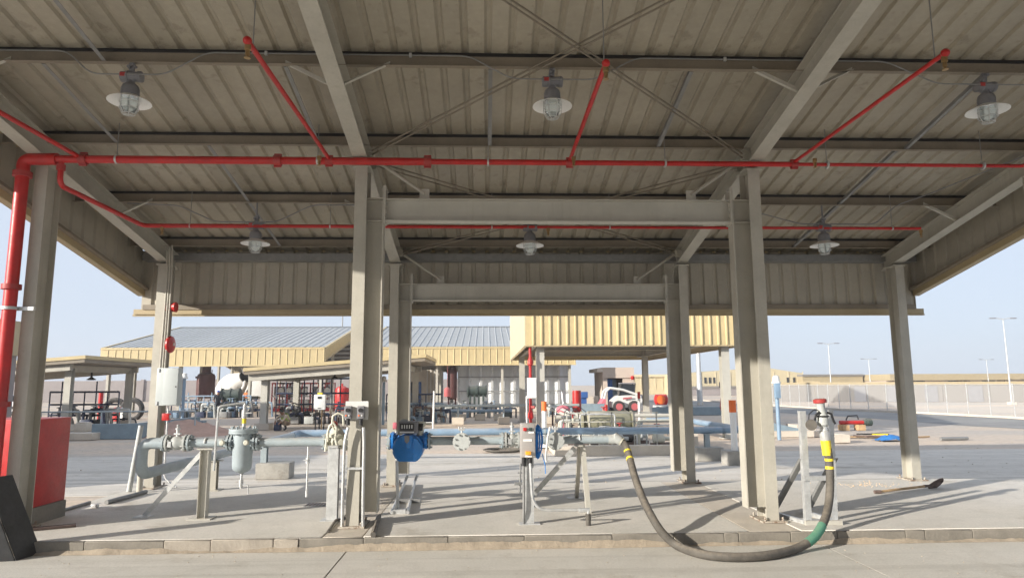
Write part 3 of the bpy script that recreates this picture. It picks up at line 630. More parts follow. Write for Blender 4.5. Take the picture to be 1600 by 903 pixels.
# strainer
x = xp(380)
T = thing('strainer', 'grey vertical strainer vessel with a bolted lid in the fuel pipe', 'strainer', (x, YP, .55))
M().lathe((x, YP, 1.36), (0, 0, -1), [(.138, 0), (.138, .47), (.13, .52), (.1, .56), (.04, .585), (.02, .6)], 24).build('body', 'pipe_grey', T)
M().flange((x, YP, 1.345), Z_, .2, .03, 26, 12, .012, .02).build('body_flange', 'pipe_grey', T)
M().flange((x, YP, 1.38), Z_, .2, .034, 26, 12, .013, .035).build('lid', 'pipe_grey', T)
for px in (363, 399): M().flange((xp(px), YP, ZP), X_, .118, .026, 20, 8).build('side_flange', 'pipe_grey', T)
M().cyl((xp(363), YP, ZP), (xp(399), YP, ZP), .07, 16).build('nozzle', 'pipe_grey', T)
for px in (354, 391): q = xp(px); m = M().lathe((q, YP-.14, ZP+.01), (0, -1, 0), [(.03, 0), (.038, .01), (.038, .04), (.026, .05)], 12); m.build('boss_cap', 'valve_pale', T)
m = M().cyl((x, YP, .77), (x, YP, .56), .018, 8); m.cyl((x, YP, .68), (x, YP, .58), .03, 10); m.box((x+.05, YP-.01, .61), (.1, .02, .012)); m.tube([(x+.1, YP-.01, .61), (x+.11, YP-.01, .48)], .008, 6); m.build('drain_valve', 'galv', T)
zt = atY(383, 632, YP).z
m = M().cyl((x, YP, 1.39), (x, YP, zt), .026, 10); m.cyl((x, YP, 1.55), (x, YP, 1.66), .04, 10); m.box((x+.05, YP-.02, 1.62), (.12, .02, .015)); m.build('vent_valve', 'galv', T)
M().cyl((x, YP, 1.47), (x, YP, 1.54), .03, 10).build('yellow_tag', 'yellow', T)
xv = xp(343); m = M().tube(bend([(x, YP, zt), (x, YP, zt+.03), (xv, YP-.1, zt-.02), (xv-.02, YP-.1, .82)], .05), .016, 8); m.build('vent_line', 'galv', T)
# control valve next to the front column
x = xp(526)
T = thing('control_valve', 'pale diaphragm control valve with looped tubing beside the front column', 'valve', (x, YP, ZP-.15))
M().flange((xp(513), YP, ZP), X_, .13, .028, 20, 8).build('flange', 'valve_pale', T)
M().flange((xp(541), YP, ZP), X_, .13, .028, 20, 8).build('flange', 'valve_pale', T)
M().lathe((xp(514), YP, ZP), X_, [(.08, 0), (.1, .05), (.12, .12), (.1, .2), (.08, .26)], 16).build('body', 'valve_pale', T)
M().lathe((x, YP, ZP+.05), Z_, [(.1, 0), (.13, .02), (.135, .05), (.1, .08), (.08, .14), (.05, .16), (.03, .2)], 16).build('bonnet', 'valve_pale', T)
M().lathe((x-.02, YP-.1, ZP+.22), Z_, [(.03, 0), (.05, .02), (.05, .06), (.02, .08)], 10).build('pilot_head', 'red_dull', T)
for pts in (((508, 705), (511, 680), (515, 665), (521, 660), (526, 668), (524, 685), (527, 698)), ((519, 664), (520, 650), (528, 645), (536, 648), (537, 664)), ((512, 690), (513, 672), (518, 662), (523, 672))):
    M().tube([atY(a, b, YP-.17) for a, b in pts], .017, 8).build('pilot_tube', 'valve_pale', T)
# supports
def post(name, label, mt='galv'): pass
e = atZ(518, 812, SZ); T = thing('pipe_support', 'galvanised channel post below the pale control valve', 'pipe support', e, 'pipe supports on the island')
M().chan((e.x-.07, e.y, SZ+.01), (e.x-.07, e.y, 1.14), .15, .1, X_, Y_, .008).build('post', 'galv', T); M().bx(e.x-.14, e.x+.14, e.y-.1, e.y+.1, SZ+.001, SZ+.012).build('base_plate', 'galv', T)
M().box((e.x, (e.y+YP)/2, 1.15), (.14, YP-e.y+.14, .03)).build('saddle', 'galv', T)
e = V((-4.02, 10.15, SZ)); T = thing('pipe_support', 'grey post with a slanted brace under the left end of the fuel pipe', 'pipe support', e, 'pipe supports on the island')
M().hsec((e.x, e.y, SZ+.01), (e.x, e.y, ZP-RP-.03), .12, .12, Y_, X_, .008, .007).build('post', 'steel_pale', T); M().bx(e.x-.16, e.x+.16, e.y-.13, e.y+.13, SZ+.001, SZ+.014).build('base_plate', 'steel_pale', T)
M().bx(e.x-.1, e.x+.12, e.y-.08, e.y+.08, ZP-RP-.03, ZP-RP-.012).build('saddle', 'steel_pale', T); m = M(); m.tube([(e.x, YP+cos(t)*(RP+.008), ZP+sin(t)*(RP+.008)) for t in [pi*i/10-.0 for i in range(11)]], .012, 6); m.build('u_strap', 'white', T)
q = atZ(222, 808, SZ); M().sweep([(-.005, -.032), (.005, -.032), (.005, .032), (-.005, .032)], (e.x-.05, e.y-.03, 1.06), (q.x, q.y+.05, SZ+.01), Y_, V((.7, 0, -.7))).build('brace', 'galv', T); M().bx(q.x-.12, q.x+.1, q.y-.05, q.y+.15, SZ+.001, SZ+.012).build('brace_foot', 'galv', T)
e = V((FX, 12.85, SZ)); T = thing('pipe_support', 'short beige post under the lower pipe behind the strainer', 'pipe support', e, 'pipe supports on the island')
M().hsec((e.x, e.y, SZ+.012), (e.x, e.y, .66), .12, .12, X_, Y_, .008, .007).build('post', 'steel', T); M().bx(e.x-.12, e.x+.12, e.y-.1, e.y+.1, .66, .676).build('saddle', 'steel', T); M().bx(e.x-.14, e.x+.14, e.y-.14, e.y+.14, SZ+.001, SZ+.012).build('base_plate', 'steel', T)
x = xp(905); T = thing('pipe_support', 'braced A-shaped pipe stand near the hose end of the fuel pipe', 'pipe support', (x, YP, SZ), 'pipe supports on the island')
q = atZ(916, 801, SZ); r = atZ(898, 778, SZ); d = atZ(833, 776, SZ)
M().chan((x+.01, YP, ZP-RP-.03), (q.x, q.y, SZ+.002), .07, .09, X_, Y_, .008).build('front_leg', 'steel_pale', T); M().chan((x-.02, YP+.03, ZP-RP-.04), (r.x, r.y, SZ+.012), .06, .08, X_, Y_, .008).build('rear_leg', 'steel', T)
M().sweep([(-.006, -.04), (.006, -.04), (.006, .04), (-.006, .04)], (x-.06, YP+.03, 1.08), (d.x, d.y, SZ+.03), Y_, V((.7, 0, -.7))).build('brace', 'galv', T)
M().bx(r.x-.13, r.x+.13, r.y-.09, r.y+.09, SZ+.001, SZ+.011).build('foot_plate', 'galv', T); M().bx(x-.07, x+.07, YP-.09, YP+.09, ZP-RP-.03, ZP-RP-.01).build('saddle', 'steel_pale', T)
m = M(); m.tube([(x, YP+cos(t)*(RP+.008), ZP+sin(t)*(RP+.008)) for t in [pi*i/10 for i in range(11)]], .011, 6); m.build('u_strap', 'white', T)
# long pipe supports on concrete blocks
for px, by, lab in ((424, 745, 'blue-grey post on a weathered concrete block left of centre behind the strainer'), (1105, 727, 'blue-grey post on a concrete block near the right end of the long pipe')):
    c = atY(px, by-12, 17.6 if px > 800 else 15.6)
    if px < 800: c.x = FX; 
    Yb = 18.3 if px > 800 else 15.6; cx = atY(px, 700, Yb).x; zt = .68
    if px < 800: cx = FX+.02; zt = .66
    T = thing('pipe_support', lab, 'pipe support', (cx, Yb, 0), 'pipe supports on concrete blocks')
    M().rbox((cx+(.25 if px < 800 else .0), Yb, .17 if px < 800 else .17), (.72, .5, .34), .02, rz=.04).build('concrete_block', 'block_grey', T)
    M().hsec((cx, Yb, .34), (cx, Yb, zt), .13, .13, X_, Y_, .009, .008).build('post', 'pipe_grey', T)
    M().bx(cx-.12, cx+.12, Yb-.08, Yb+.08, zt, zt+.012).build('saddle', 'pipe_grey', T)
# ------------------------------------------------------------------ blue meter
x = xp(640); T = thing('flow_meter', 'bright blue flow meter with a black counter on top', 'flow meter', (x, YP, .85))
out = [(616, 695), (619, 686), (626, 680), (634, 677), (647, 677), (656, 682), (662, 691), (662, 704), (658, 713), (653, 719), (625, 719), (619, 713), (616, 706)]
pl = [(atY(a, b, YP).x, atY(a, b, YP).z) for a, b in out]
M().prism(pl, 'y', YP-.19, YP+.19).build('body', 'meter_blue', T, bev=.02)
xr_ = atY(646, 690, YP-.25).x; cz = 1.07                     # faceted front casting, split along a ridge
op = [(x+(a-x)*.9, cz+(b-cz)*.92) for a, b in pl]; L_, R_ = [], []
for k in range(len(op)):
    (a, b), (a2, b2) = op[k], op[(k+1) % len(op)]
    (L_ if a <= xr_ else R_).append((a, b))
    if (a-xr_)*(a2-xr_) < 0: t = (xr_-a)/(a2-a); L_.append((xr_, b+(b2-b)*t)); R_.append((xr_, b+(b2-b)*t))
fy = lambda a: YP-.285+(.32*(xr_-a) if a < xr_ else .75*(a-xr_))
for pts, nm in ((L_, 'front_cover'), (R_, 'front_cover')):
    cxm = sum(p[0] for p in pts)/len(pts); czm = sum(p[1] for p in pts)/len(pts); pts = sorted(pts, key=lambda p: math.atan2(p[1]-czm, p[0]-cxm)); n = len(pts); m = M()
    m.add([(a, fy(a), b) for a, b in pts]+[(a, YP-.185, b) for a, b in pts], [tuple(range(n)), tuple(range(n, 2*n))[::-1]]+[(k, (k+1) % n, n+(k+1) % n, n+k) for k in range(n)]); m.build(nm, 'meter_blue', T, bev=.008)
fp = [(atY(a, b, YP-.27).x, atY(a, b, YP-.27).z) for a, b in ((629, 680), (644, 680), (643, 700), (635, 701), (634, 690), (628, 690))]
M().prism(fp, 'y', YP-.30, YP-.2).build('cover_rib', 'meter_blue', T, bev=.008)
for px in (614, 666): M().flange((xp(px), YP, ZP+.01), X_, .125, .034, 20, 8, .013, .02).build('flange', 'meter_blue', T)
for a, b in ((614, 624), (654, 666)): M().cyl((xp(a), YP, ZP+.01), (xp(b), YP, ZP+.01), .085, 16).build('neck', 'meter_blue', T)
q = atY(636, 686, YP-.29); M().prism([(q.x-.035, q.z+.05), (q.x+.035, q.z+.05), (q.x+.03, q.z-.03), (q.x, q.z-.06), (q.x-.03, q.z-.03)], 'y', YP-.312, YP-.298).build('name_badge', 'lamp_grey', T)
c = atY(639, 667, YP-.08)
cb = M().rbox((c.x, YP-.08, c.z), (.28, .22, .17), .015).build('counter', 'lamp_grey', T)
M().box((c.x-.015, YP-.194, c.z+.01), (.2, .012, .1)).build('counter_window', 'black', cb)
for k in range(5): M().box((c.x-.085+k*.035, YP-.202, c.z+.012), (.013, .006, .05)).build('digit', 'white_clean', cb)
M().box((c.x-.015, YP-.2, c.z-.065), (.2, .02, .018)).build('trim_strip', 'white_clean', cb)
M().cyl((c.x+.13, YP-.08, c.z), (c.x+.2, YP-.08, c.z-.005), .05, 12).build('reset_knob', 'black', cb)
M().lathe((c.x-.07, YP-.08, c.z+.085), Z_, [(.05, 0), (.05, .02), (.03, .03)], 12).build('top_cap', 'cast_grey', cb)
q = atY(657, 660, YP); m = M().lathe((q.x, YP, q.z-.2), Z_, [(.05, 0), (.05, .14), (.08, .16), (.08, .21), (.04, .22)], 12); m.cyl((q.x+.05, YP, q.z-.02), (q.x+.16, YP, q.z-.02), .018, 8); m.build('air_release', 'valve_pale', T)
# conduit pole with pink cap in front of the meter
e = atZ(622, 801, SZ); q = atY(617, 665, e.y)
T = thing('conduit_pole', 'thin conduit pole with a faded pink cap in front of the blue meter', 'conduit', e)
M().tube([(e.x, e.y, SZ), (q.x+.02, e.y, q.z-.08)], .022, 10).build('tube', 'galv', T); M().rbox((q.x, e.y, q.z), (.06, .06, .1), .015).build('cap', 'pink_tarp', T); M().box((e.x+.02, e.y-.02, SZ+.03), (.2, .14, .06)).build('foot', 'galv', T)
# ------------------------------------------------------------------ control box on its stand
bx_ = atY(824.5, 687.5, 9.4); wz = .455; ww = .205
T = thing('control_box', 'stainless control box with red and green buttons on a slim stand', 'control box', (bx_.x, 9.42, SZ))
bo = M().rbox((bx_.x, 9.42, bx_.z), (ww, .15, wz), .008).build('enclosure', 'stainless', T)
M().rbox((bx_.x, 9.338, bx_.z), (ww-.02, .016, wz-.02), .005).build('door', 'stainless', bo)
M().rbox((bx_.x-.04, 9.322, bx_.z+.15), (.045, .025, .045), .005).build('red_button', 'red', bo); M().rbox((bx_.x+.033, 9.322, bx_.z+.15), (.045, .025, .045), .005).build('green_button', 'dark_green', bo)
M().box((bx_.x+.045, 9.327, bx_.z+.108), (.075, .006, .025)).build('label_strip', 'white_clean', bo); M().box((bx_.x-.005, 9.327, bx_.z+.005), (.12, .006, .03)).build('label_strip', 'white_clean', bo); M().box((bx_.x+.005, 9.327, bx_.z-.205), (.09, .006, .022)).build('label_strip', 'white_clean', bo)
M().rbox((bx_.x+.002, 9.315, bx_.z-.162), (.075, .04, .05), .012).build('warning_lamp', 'orange_lamp', bo)
M().chan((bx_.x-.05, 9.47, SZ+.012), (bx_.x-.05, 9.47, bx_.z-.1), .13, .06, X_, Y_, .006).build('stand_post', 'galv', T); M().bx(bx_.x-.12, bx_.x+.16, 9.4, 9.56, SZ+.001, SZ+.012).build('foot_plate', 'galv', T)
for dx in (-.055, .03): M().cyl((bx_.x+dx, 9.4, bx_.z-wz/2-.11), (bx_.x+dx, 9.4, bx_.z-wz/2), .03, 10).build('cable_gland', 'black', T)
conduit([(bx_.x-.06, 9.39, bx_.z-wz/2-.1), (bx_.x-.06, 9.4, .3), (bx_.x-.06, 9.45, SZ)], 'straight conduit under the left side of the control box', .017)
q = atZ(922, 824, SZ); zz = atY(850, 797, 9.35).z
T = conduit([(bx_.x+.03, 9.38, bx_.z-wz/2-.1), (bx_.x+.03, 9.37, .95), (bx_.x+.06, 9.36, zz), (q.x-.06, 9.36, zz), (q.x-.02, 9.34, zz)], 'bent conduit sweeping from the control box to the right above the slab', .02, 'galv', .22)
M().rbox((q.x-.05, 9.34, zz), (.15, .05, .055), .015).build('junction_elbow', 'galv', T); M().cyl((q.x, 9.33, zz), (q.x, 9.33, SZ), .018, 8).build('drop_tube', 'galv', T); M().cyl((q.x, 9.33, SZ), (q.x, 9.33, SZ+.15), .035, 10).build('floor_seal', 'rubber', T)
m = M(); x0_ = atY(843, 690, 9.45); random.seed(4)
for k in range(8):
    a = random.uniform(-.03, .03); h1 = random.uniform(.15, .23); y0 = 9.45+random.uniform(-.05, .05); wd = .012+.011*k
    m.tube([(x0_.x-.035+a*.4+wd*sin(t)*(.55+.45*cos(t/2)), y0+.015*cos(t), x0_.z+h1*cos(t)*(1.05)) for t in [2*pi*i/16 for i in range(17)]], .0085, 5)
m.tube([(x0_.x+.03, 9.42, x0_.z-.15), (x0_.x+.07, 9.42, x0_.z-.3), (x0_.x+.075, 9.42, x0_.z-.42)], .006, 5)
solo(m, 'cable_coil', 'blue_cable', 'coil of blue cable hung on the side of the control box', 'cable')
# clamp and bracket pieces left of the stand
q = atZ(812, 770, SZ); T = thing('pipe_vice', 'small galvanised vice stand on the slab left of the control box stand', 'bracket', q)
m = M().cyl((q.x, q.y, SZ), (q.x+.02, q.y, SZ+.5), .016, 8); m.box((q.x+.06, q.y, SZ+.16), (.3, .05, .05)); m.cyl((q.x-.03, q.y, SZ+.34), (q.x+.09, q.y, SZ+.34), .012, 8); m.build('frame', 'galv_dark', T)
# ------------------------------------------------------------------ hose
def catmull(P, n=8):
    P = [V(p) for p in P]; P = [P[0]*2-P[1]]+P+[P[-1]*2-P[-2]]; out = []
    for i in range(1, len(P)-2):
        a, b, c, d = P[i-1:i+3]
        for k in range(n):
            t = k/n; out.append(.5*((2*b)+(c-a)*t+(2*a-5*b+4*c-d)*t*t+(3*b-a-3*c+d)*t**3))
    return out+[P[-2]]
HR = .051
hp = [atY(962, 684, 10.13), atY(976, 694, 10.08), atY(984, 716, 9.9), atY(992, 745, 9.55), atY(1003, 775, 9.2), atY(1018, 806, 8.74), atY(1036, 833, 8.6), atZ(1060, 853, HR+.004), atZ(1100, 866, HR+.004), atZ(1150, 870, HR+.004), atZ(1200, 867, HR+.004), atZ(1243, 857, HR+.004), atY(1271, 840, 8.45), atY(1287, 815, 8.66), atY(1295, 785, 8.9), atY(1297, 745, 9.03), atY(1294, 705, 9.05), atY(1289, 682, 9.06)]
hc = catmull(hp, 10)
T = thing('delivery_hose', 'thick dark fuel hose drooping from the pipe end onto the road', 'hose', atZ(1150, 870, 0))
M().tube(hc, HR, 16).build('hose', 'rubber', T)
def band(i0, i1, mt, nm='band', extra=.004): M().tube(hc[i0:i1+1], HR+extra, 16).build(nm, mt, T)
def near(px, py):
    def d(v):
        w = v-V((0, 0, CH)); c, s = cos(CYAW), sin(CYAW); x = w.x*c-w.y*s; b = w.x*s+w.y*c; dd = b*cos(CP)+w.z*sin(CP); u = w.z*cos(CP)-b*sin(CP)
        return (800+x/dd*CF-px)**2+(451.5-u/dd*CF-py)**2
    return min(range(len(hc)), key=lambda i: d(hc[i]))
for (a, b), mt in ((((981, 703), (983, 712)), 'yellow'), (((984, 717), (986, 722)), 'yellow'), (((1296, 722), (1296, 727)), 'yellow'), (((1296, 733), (1297, 738)), 'yellow')):
    i = near(*a); band(i, i+1, mt)
i0, i1 = near(1257, 849), near(1283, 824); band(i0, i1, 'hose_green', 'green_sleeve')
i = near(1290, 690); 
# hose-end coupling
c = hc[-1]; ax = (hc[-1]-hc[-4]).normalized(); ax = V((ax.x*.5, 0, 1)).normalized()
M().lathe(c-ax*.05, ax, [(.062, 0), (.066, .01), (.066, .12), (.05, .13), (.045, .2)], 18).build('ferrule', 'galv', T)
M().lathe(c-ax*.24, ax, [(.063, 0), (.0635, .2)], 18, cap=False).build('yellow_sleeve', 'yellow', T)
M().lathe(c+ax*.13, ax, [(.045, 0), (.072, .03), (.074, .15), (.06, .18), (.052, .24), (.056, .30), (.07, .33)], 20).build('coupling_body', 'cast_grey', T)
M().lathe(c+ax*.445, ax, [(.083, 0), (.085, .012), (.085, .045), (.06, .055)], 20).build('red_cap', 'red_dull', T)
k = c+ax*.30
for s in (-1, 1): M().tube([k+V((s*.05, -.05, .02)), k+V((s*.1, -.06, .0)), k+V((s*.13, -.05, -.09)), k+V((s*.15, -.05, -.13))], .016, 8).build('cam_lever', 'black', T)
M().tube([k+V((.08*cos(t), .08*sin(t), -.03)) for t in [2*pi*i/16 for i in range(17)]], .012, 6).build('lock_ring', 'black', T)
d = k+V((-.19, -.06, -.14)); M().cyl(d+V((0, -.02, 0)), d+V((.02, .02, 0)), .072, 18).build('dust_plug', 'rubber', T)
M().tube([k+V((-.07, -.05, .05)), k+V((-.14, -.06, .05)), k+V((-.2, -.06, .0)), k+V((-.21, -.06, -.08))], .007, 6).build('lanyard', 'black', T)
# fitting at the pipe end
c0 = hc[0]; a0 = (hc[4]-hc[0]).normalized()
M().tube([(xp(950), YP, ZP), (xp(960), YP, ZP), c0, hc[5]], [.066, .075, .078, .07], 16).build('swivel_elbow', 'cast_grey', T)
M().tube(hc[4:8], HR+.014, 16).build('hose_clamp', 'valve_pale', T)
# ------------------------------------------------------------------ hose rack
l0 = atZ(1260, 819, SZ); r0 = atZ(1310, 818, SZ); l0.y = r0.y = 9.2; l0 = V((atY(1260, 819, 9.2).x, 9.2, SZ)); r0 = V((atY(1310, 818, 9.2).x, 9.2, SZ)); lt = atY(1250, 642, 9.25); rt = atY(1302, 640, 9.25)
T = thing('hose_rack', 'pale grey braced steel frame holding up the hose end', 'rack', (l0+r0)/2)
M().ang(l0, lt, .08, X_, Y_, .008).build('upright', 'galv', T); M().ang(r0, rt, .08, -X_, Y_, .008).build('upright', 'galv', T)
lb = l0+V((-.16, .75, 0)); rb = r0+V((-.1, .75, 0))
M().ang(lb, (l0+lt)/2+V((0, .05, .1)), .07, X_, Y_, .008).build('rear_strut', 'galv_dark', T); M().ang(rb, (r0+rt)/2+V((0, .05, .1)), .07, X_, Y_, .008).build('rear_strut', 'galv_dark', T)
for z in (.62, .08): m = l0+(lt-l0)*(z/1.55) if z > .2 else l0+V((0, 0, .03)); n_ = r0+(rt-r0)*(z/1.55) if z > .2 else r0+V((0, 0, .03)); M().bx(m.x, n_.x, 9.2, 9.26, m.z-.03, m.z+.03).build('cross_bar', 'galv', T)
M().bx(l0.x-.03, r0.x+.03, 9.14, 9.19, SZ+.001, SZ+.055).build('bottom_bar', 'steel_pale', T)
M().sweep([(-.03, 0), (.03, 0), (.03, .05), (-.03, .05)], l0+V((0, .02, 0)), lb, X_, Z_).build('floor_bar', 'galv', T); M().sweep([(-.03, 0), (.03, 0), (.03, .05), (-.03, .05)], r0+V((0, .02, 0)), rb, X_, Z_).build('floor_bar', 'galv', T)
# ------------------------------------------------------------------ conduits lying at the feet of the columns
a = atZ(622, 800, SZ); 
for px0, px1, nm in ((592, 633, 'left'), (617, 648, 'right')):
    p0 = atZ(px0+20, 800, SZ+.03); p1 = atZ(px1, 752, SZ+.03)
    conduit([p0+V((0, 0, 0)), p1, p1+V((.05, .0, .12))], nm+' of the two conduits running over the slab to the rear column', .026, 'galv', .08)
m = M(); q = atZ(640, 785, SZ); m.box((q.x, q.y, SZ+.03), (.34, .05, .06)); solo(m, 'conduit_saddle', 'galv_dark', 'dark strut holding the two floor conduits', 'bracket')
m = M(); m.tube([atZ(583, 835, SZ+.03), atZ(586, 825, SZ+.035), atZ(592, 806, SZ+.03)], .035, 8); solo(m, 'cable_sleeve', 'rubber', 'short black cable sleeve at the foot of the front column', 'sleeve')
m = M(); a = atZ(512, 832, SZ); b = atZ(524, 815, SZ); m.tube([a+V((0, 0, .012)), b+V((0, 0, .02)), b+V((.3, .5, .02))], .018, 6); solo(m, 'floor_cable', 'rubber', 'black cable crossing the slab left of the front column foot', 'cable')
T = thing('floor_grate', 'small dark drain grate in the slab left of the channel post', 'grate', atZ(500, 788, SZ)); q = atZ(500, 788, SZ)
M().bx(q.x-.22, q.x+.22, q.y-.16, q.y+.16, SZ-.02, SZ+.003).build('frame', 'galv_dark', T)
for k in range(8): M().bx(q.x-.2+k*.054, q.x-.18+k*.054, q.y-.14, q.y+.14, SZ+.003, SZ+.008).build('bar', 'rust', T)
# loose pipes, shovel, boards
def rodthing(name, a, b, r, mt, label, cat): m = M(); m.cyl(a+V((0, 0, r)), b+V((0, 0, r)), r, 10); return solo(m, name, mt, label, cat)
rodthing('loose_pipe', atZ(97, 800, SZ), atZ(140, 787, SZ), .025, 'galv_dark', 'short loose pipe on the slab beside the red cabinet plinth', 'pipe')
rodthing('loose_pipe', atZ(166, 788, SZ), atZ(228, 771, SZ), .035, 'galv_dark', 'longer loose pipe on the slab leading to the rear left column', 'pipe')
q = atZ(226, 764, SZ); T = thing('stub_pipes', 'pair of beige stub pipes standing at the foot of the rear left column', 'pipe', (q.x, 12.9, SZ))
M().cyl((-6.36, 12.75, SZ), (-6.30, 12.9, 1.3), .045, 10).build('tall_stub', 'cast_grey', T); M().cyl((-6.13, 12.65, SZ), (-6.13, 12.65, SZ+.3), .05, 10).build('short_stub', 'steel', T)
m = M(); q = atZ(148, 793, SZ); m.rbox((q.x, q.y, SZ+.03), (.1, .07, .06), .015); solo(m, 'pipe_fitting', 'galv', 'small grey fitting lying at the end of the short loose pipe', 'fitting')
m = M(); q = atZ(68, 826, SZ); m.box((q.x+.1, q.y, SZ+.02), (.55, .12, .03), rz=.5); solo(m, 'timber_offcut', 'rust', 'flat dark offcut lying on the slab behind the black boards', 'offcut')
def board(BR, BL, TR, t, mt, name, label, cat):
    BR, BL, TR = V(BR), V(BL), V(TR); u = BL-BR; w = TR-BR; n = u.cross(w).normalized()*t; TL = BL+w
    m = M(); vs = [BR, BL, TL, TR]; m.add(vs+[v+n for v in vs], [(0, 1, 2, 3), (7, 6, 5, 4), (0, 4, 5, 1), (1, 5, 6, 2), (2, 6, 7, 3), (3, 7, 4, 0)]); return solo(m, name, mt, label, cat, bev=.004)
BR = atZ(66, 864, 0); BL = atZ(31, 874, 0); TR = atY(20, 741, 8.72)
board(BR, BL+(BL-BR)*.1, TR, .025, 'black_board', 'black_board', 'black board leaning at the kerb nearest the red cabinet', 'board')
off = V((-.1, -.16, 0)); board(BL+V((-.02, -.06, 0)), BL+V((-.42, -.12, 0)), BL+V((-.02, -.06, 0))+(TR-BR)*.93, .025, 'black_board', 'black_board', 'second black board leaning in front at the left picture edge', 'board')
T = thing('shovel', 'shovel with a worn wooden handle lying on the slab at the right', 'shovel', atZ(1420, 768, SZ))
a = atZ(1371, 771, SZ); b = atZ(1452, 764, SZ); M().cyl(a+V((0, 0, .03)), b+V((0, 0, .06)), .021, 10).build('handle', 'timber', T); M().cyl(a+V((-.05, 0, .03)), a+V((.06, 0, .03)), .03, 8).build('grip', 'rust', T)
m = M(); d = (b-a).normalized(); s = V((0, 0, 1)); nn = d.cross(s); vs = []; 
prof = [(0, .03), (.06, .10), (.18, .125), (.28, .11), (.34, .06), (.37, .0)]
for l, w in prof:
    for k in (-1, -.5, 0, .5, 1): vs.append(b+d*l+V((0, 0, .05))+(nn*.55+s*.8).normalized()*w*k+(nn*.8-s*.55).normalized()*(-.025*(1-k*k))+V((0, 0, .06*l/.37)))
m.add(vs, [(i*5+j, i*5+j+1, i*5+j+6, i*5+j+5) for i in range(5) for j in range(4)]); bl = m.build('blade', 'rust', T); sm = bl.modifiers.new('s', 'SOLIDIFY'); sm.thickness = .004
M().cyl(b+V((0, 0, .06))-d*.12, b+d*.05+V((0, 0, .06)), .026, 10, .02).build('socket', 'rust', T)
random.seed(11)
m = M()
for k in range(160):
    a = random.gauss(0, .42); c = random.gauss(0, .2); q = atZ(1352, 757, SZ); r = random.uniform(.004, .012); m.sphere((q.x+a, q.y+c, SZ+r*.4), r, 6, 4, (1, 1, .7))
o = m.build('sand_spill', 'sandpile'); o['kind'] = 'stuff'
# ------------------------------------------------------------------ canopies further back
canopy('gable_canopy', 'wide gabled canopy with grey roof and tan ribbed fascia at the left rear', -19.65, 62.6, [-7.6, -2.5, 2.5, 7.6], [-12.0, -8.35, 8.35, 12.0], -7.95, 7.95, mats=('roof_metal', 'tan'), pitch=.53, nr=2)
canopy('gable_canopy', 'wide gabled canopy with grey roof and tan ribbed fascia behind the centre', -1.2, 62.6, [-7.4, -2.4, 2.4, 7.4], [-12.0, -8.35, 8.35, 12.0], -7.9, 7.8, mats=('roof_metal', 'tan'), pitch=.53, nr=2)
# mono-pitch canopy in the middle distance
T = thing('ribbed_fascia_canopy', 'tan canopy with deep ribbed fascia standing beyond the long blue pipe', 'canopy', (5.5, 32, 0))
x0, x1, y0, y1, zb, zt = 1.46, 9.6, 24.9, 40.2, 3.43, 4.74
n = 26; W = (x1-x0)/13; pf = [(0, 0), (W*.36, 0), (W*.40, .05), (W*.48, .05), (W*.52, 0), (W*.86, 0), (W*.9, .05), (W*.97, .05), (W, 0)]
ref = None
for k in range(13):
    if ref is None: m = M(); m.sheet(pf, (x0, y0, zb), X_, (0, -1, 0), (0, 0, zt-zb)); ref = m.build('fascia_sheet', 'tan', T, smooth=False)
    else: share(ref, (k*W, 0, 0), T)
M().bx(x0-.02, x1+.02, y0-.07, y0+.02, zt, zt+.08).build('eave_trim', 'tan', T); M().bx(x0-.01, x1+.01, y0-.03, y0+.1, zb-.05, zb+.003).build('bottom_trim', 'tan_trim', T)
sl = .2
for x, s in ((x0, -1), (x1, 1)):
    for k in range(4):
        a, b = y0+.06+(y1-y0)*k/4, y0+.05+(y1-y0)*(k+1)/4
        M().prism([(a, zb), (b-.01, zb), (b-.01, zt+sl*(b-y0)), (a, zt+sl*(a-y0))], 'x', x-.03, x+.03).build('side_panel', 'tan_pale', T)
    M().bx(x-.05+.07*(s < 0)-.02, x+.05, y0+.06, y1, zb-.05, zb-.003).build('bottom_trim', 'tan_trim', T)
M().bx(x0, x1, y1-.03, y1+.03, zb, zt+sl*(y1-y0)).build('rear_panel', 'tan', T)
m = M(); m.add([(x0, y0, zt+.02), (x1, y0, zt+.02), (x1, y1, zt+.02+sl*(y1-y0)), (x0, y1, zt+.02+sl*(y1-y0))], [(0, 1, 2, 3)]); m.build('roof', 'roof_metal', T)
for x in (x0+.55, 8.95):
    for y in (25.35, 38.2):
        M().hsec((x, y, .02), (x, y, zb+.5), .3, .3, X_, Y_, .018, .014).build('column', 'steel_pale', T)
        M().bx(x-.25, x+.25, y-.25, y+.25, .0, .03).build('base_plate', 'steel_pale', T)
    M().hsec((x, 25, zb+.3), (x, 40, zb+.3), .2, .35, X_, Z_).build('beam', 'steel', T)
for y in (25.35, 31.7, 38.2): M().hsec((x0+.1, y, zb+.3), (x1-.1, y, zb+.3), .2, .3, Y_, Z_).build('cross_beam', 'steel', T)
q = atY(829, 600, 25.0); T = thing('standpipe', 'red fire standpipe on the near left column of the middle canopy', 'pipe', (q.x, 25.05, 0))
M().cyl((q.x, 25.05, 0), (q.x, 25.05, 3.5), .055, 12).build('pipe', 'red', T)
for y in (565, 648): p = atY(831, y, 25); M().lathe((q.x, 25.05, p.z-.15), Z_, [(.06, 0), (.1, .04), (.1, .2), (.07, .26), (.06, .3)], 12).build('valve_body', 'red', T)
M().cyl((q.x+.02, 24.96, 1.2), (q.x+.14, 24.9, 1.2), .05, 10).build('outlet', 'red_dull', T)
q = atY(831, 606, 24.9); T = thing('wall_cabinet', 'pale grey cabinet mounted over the red standpipe', 'cabinet', (q.x, 24.9, q.z-.36))
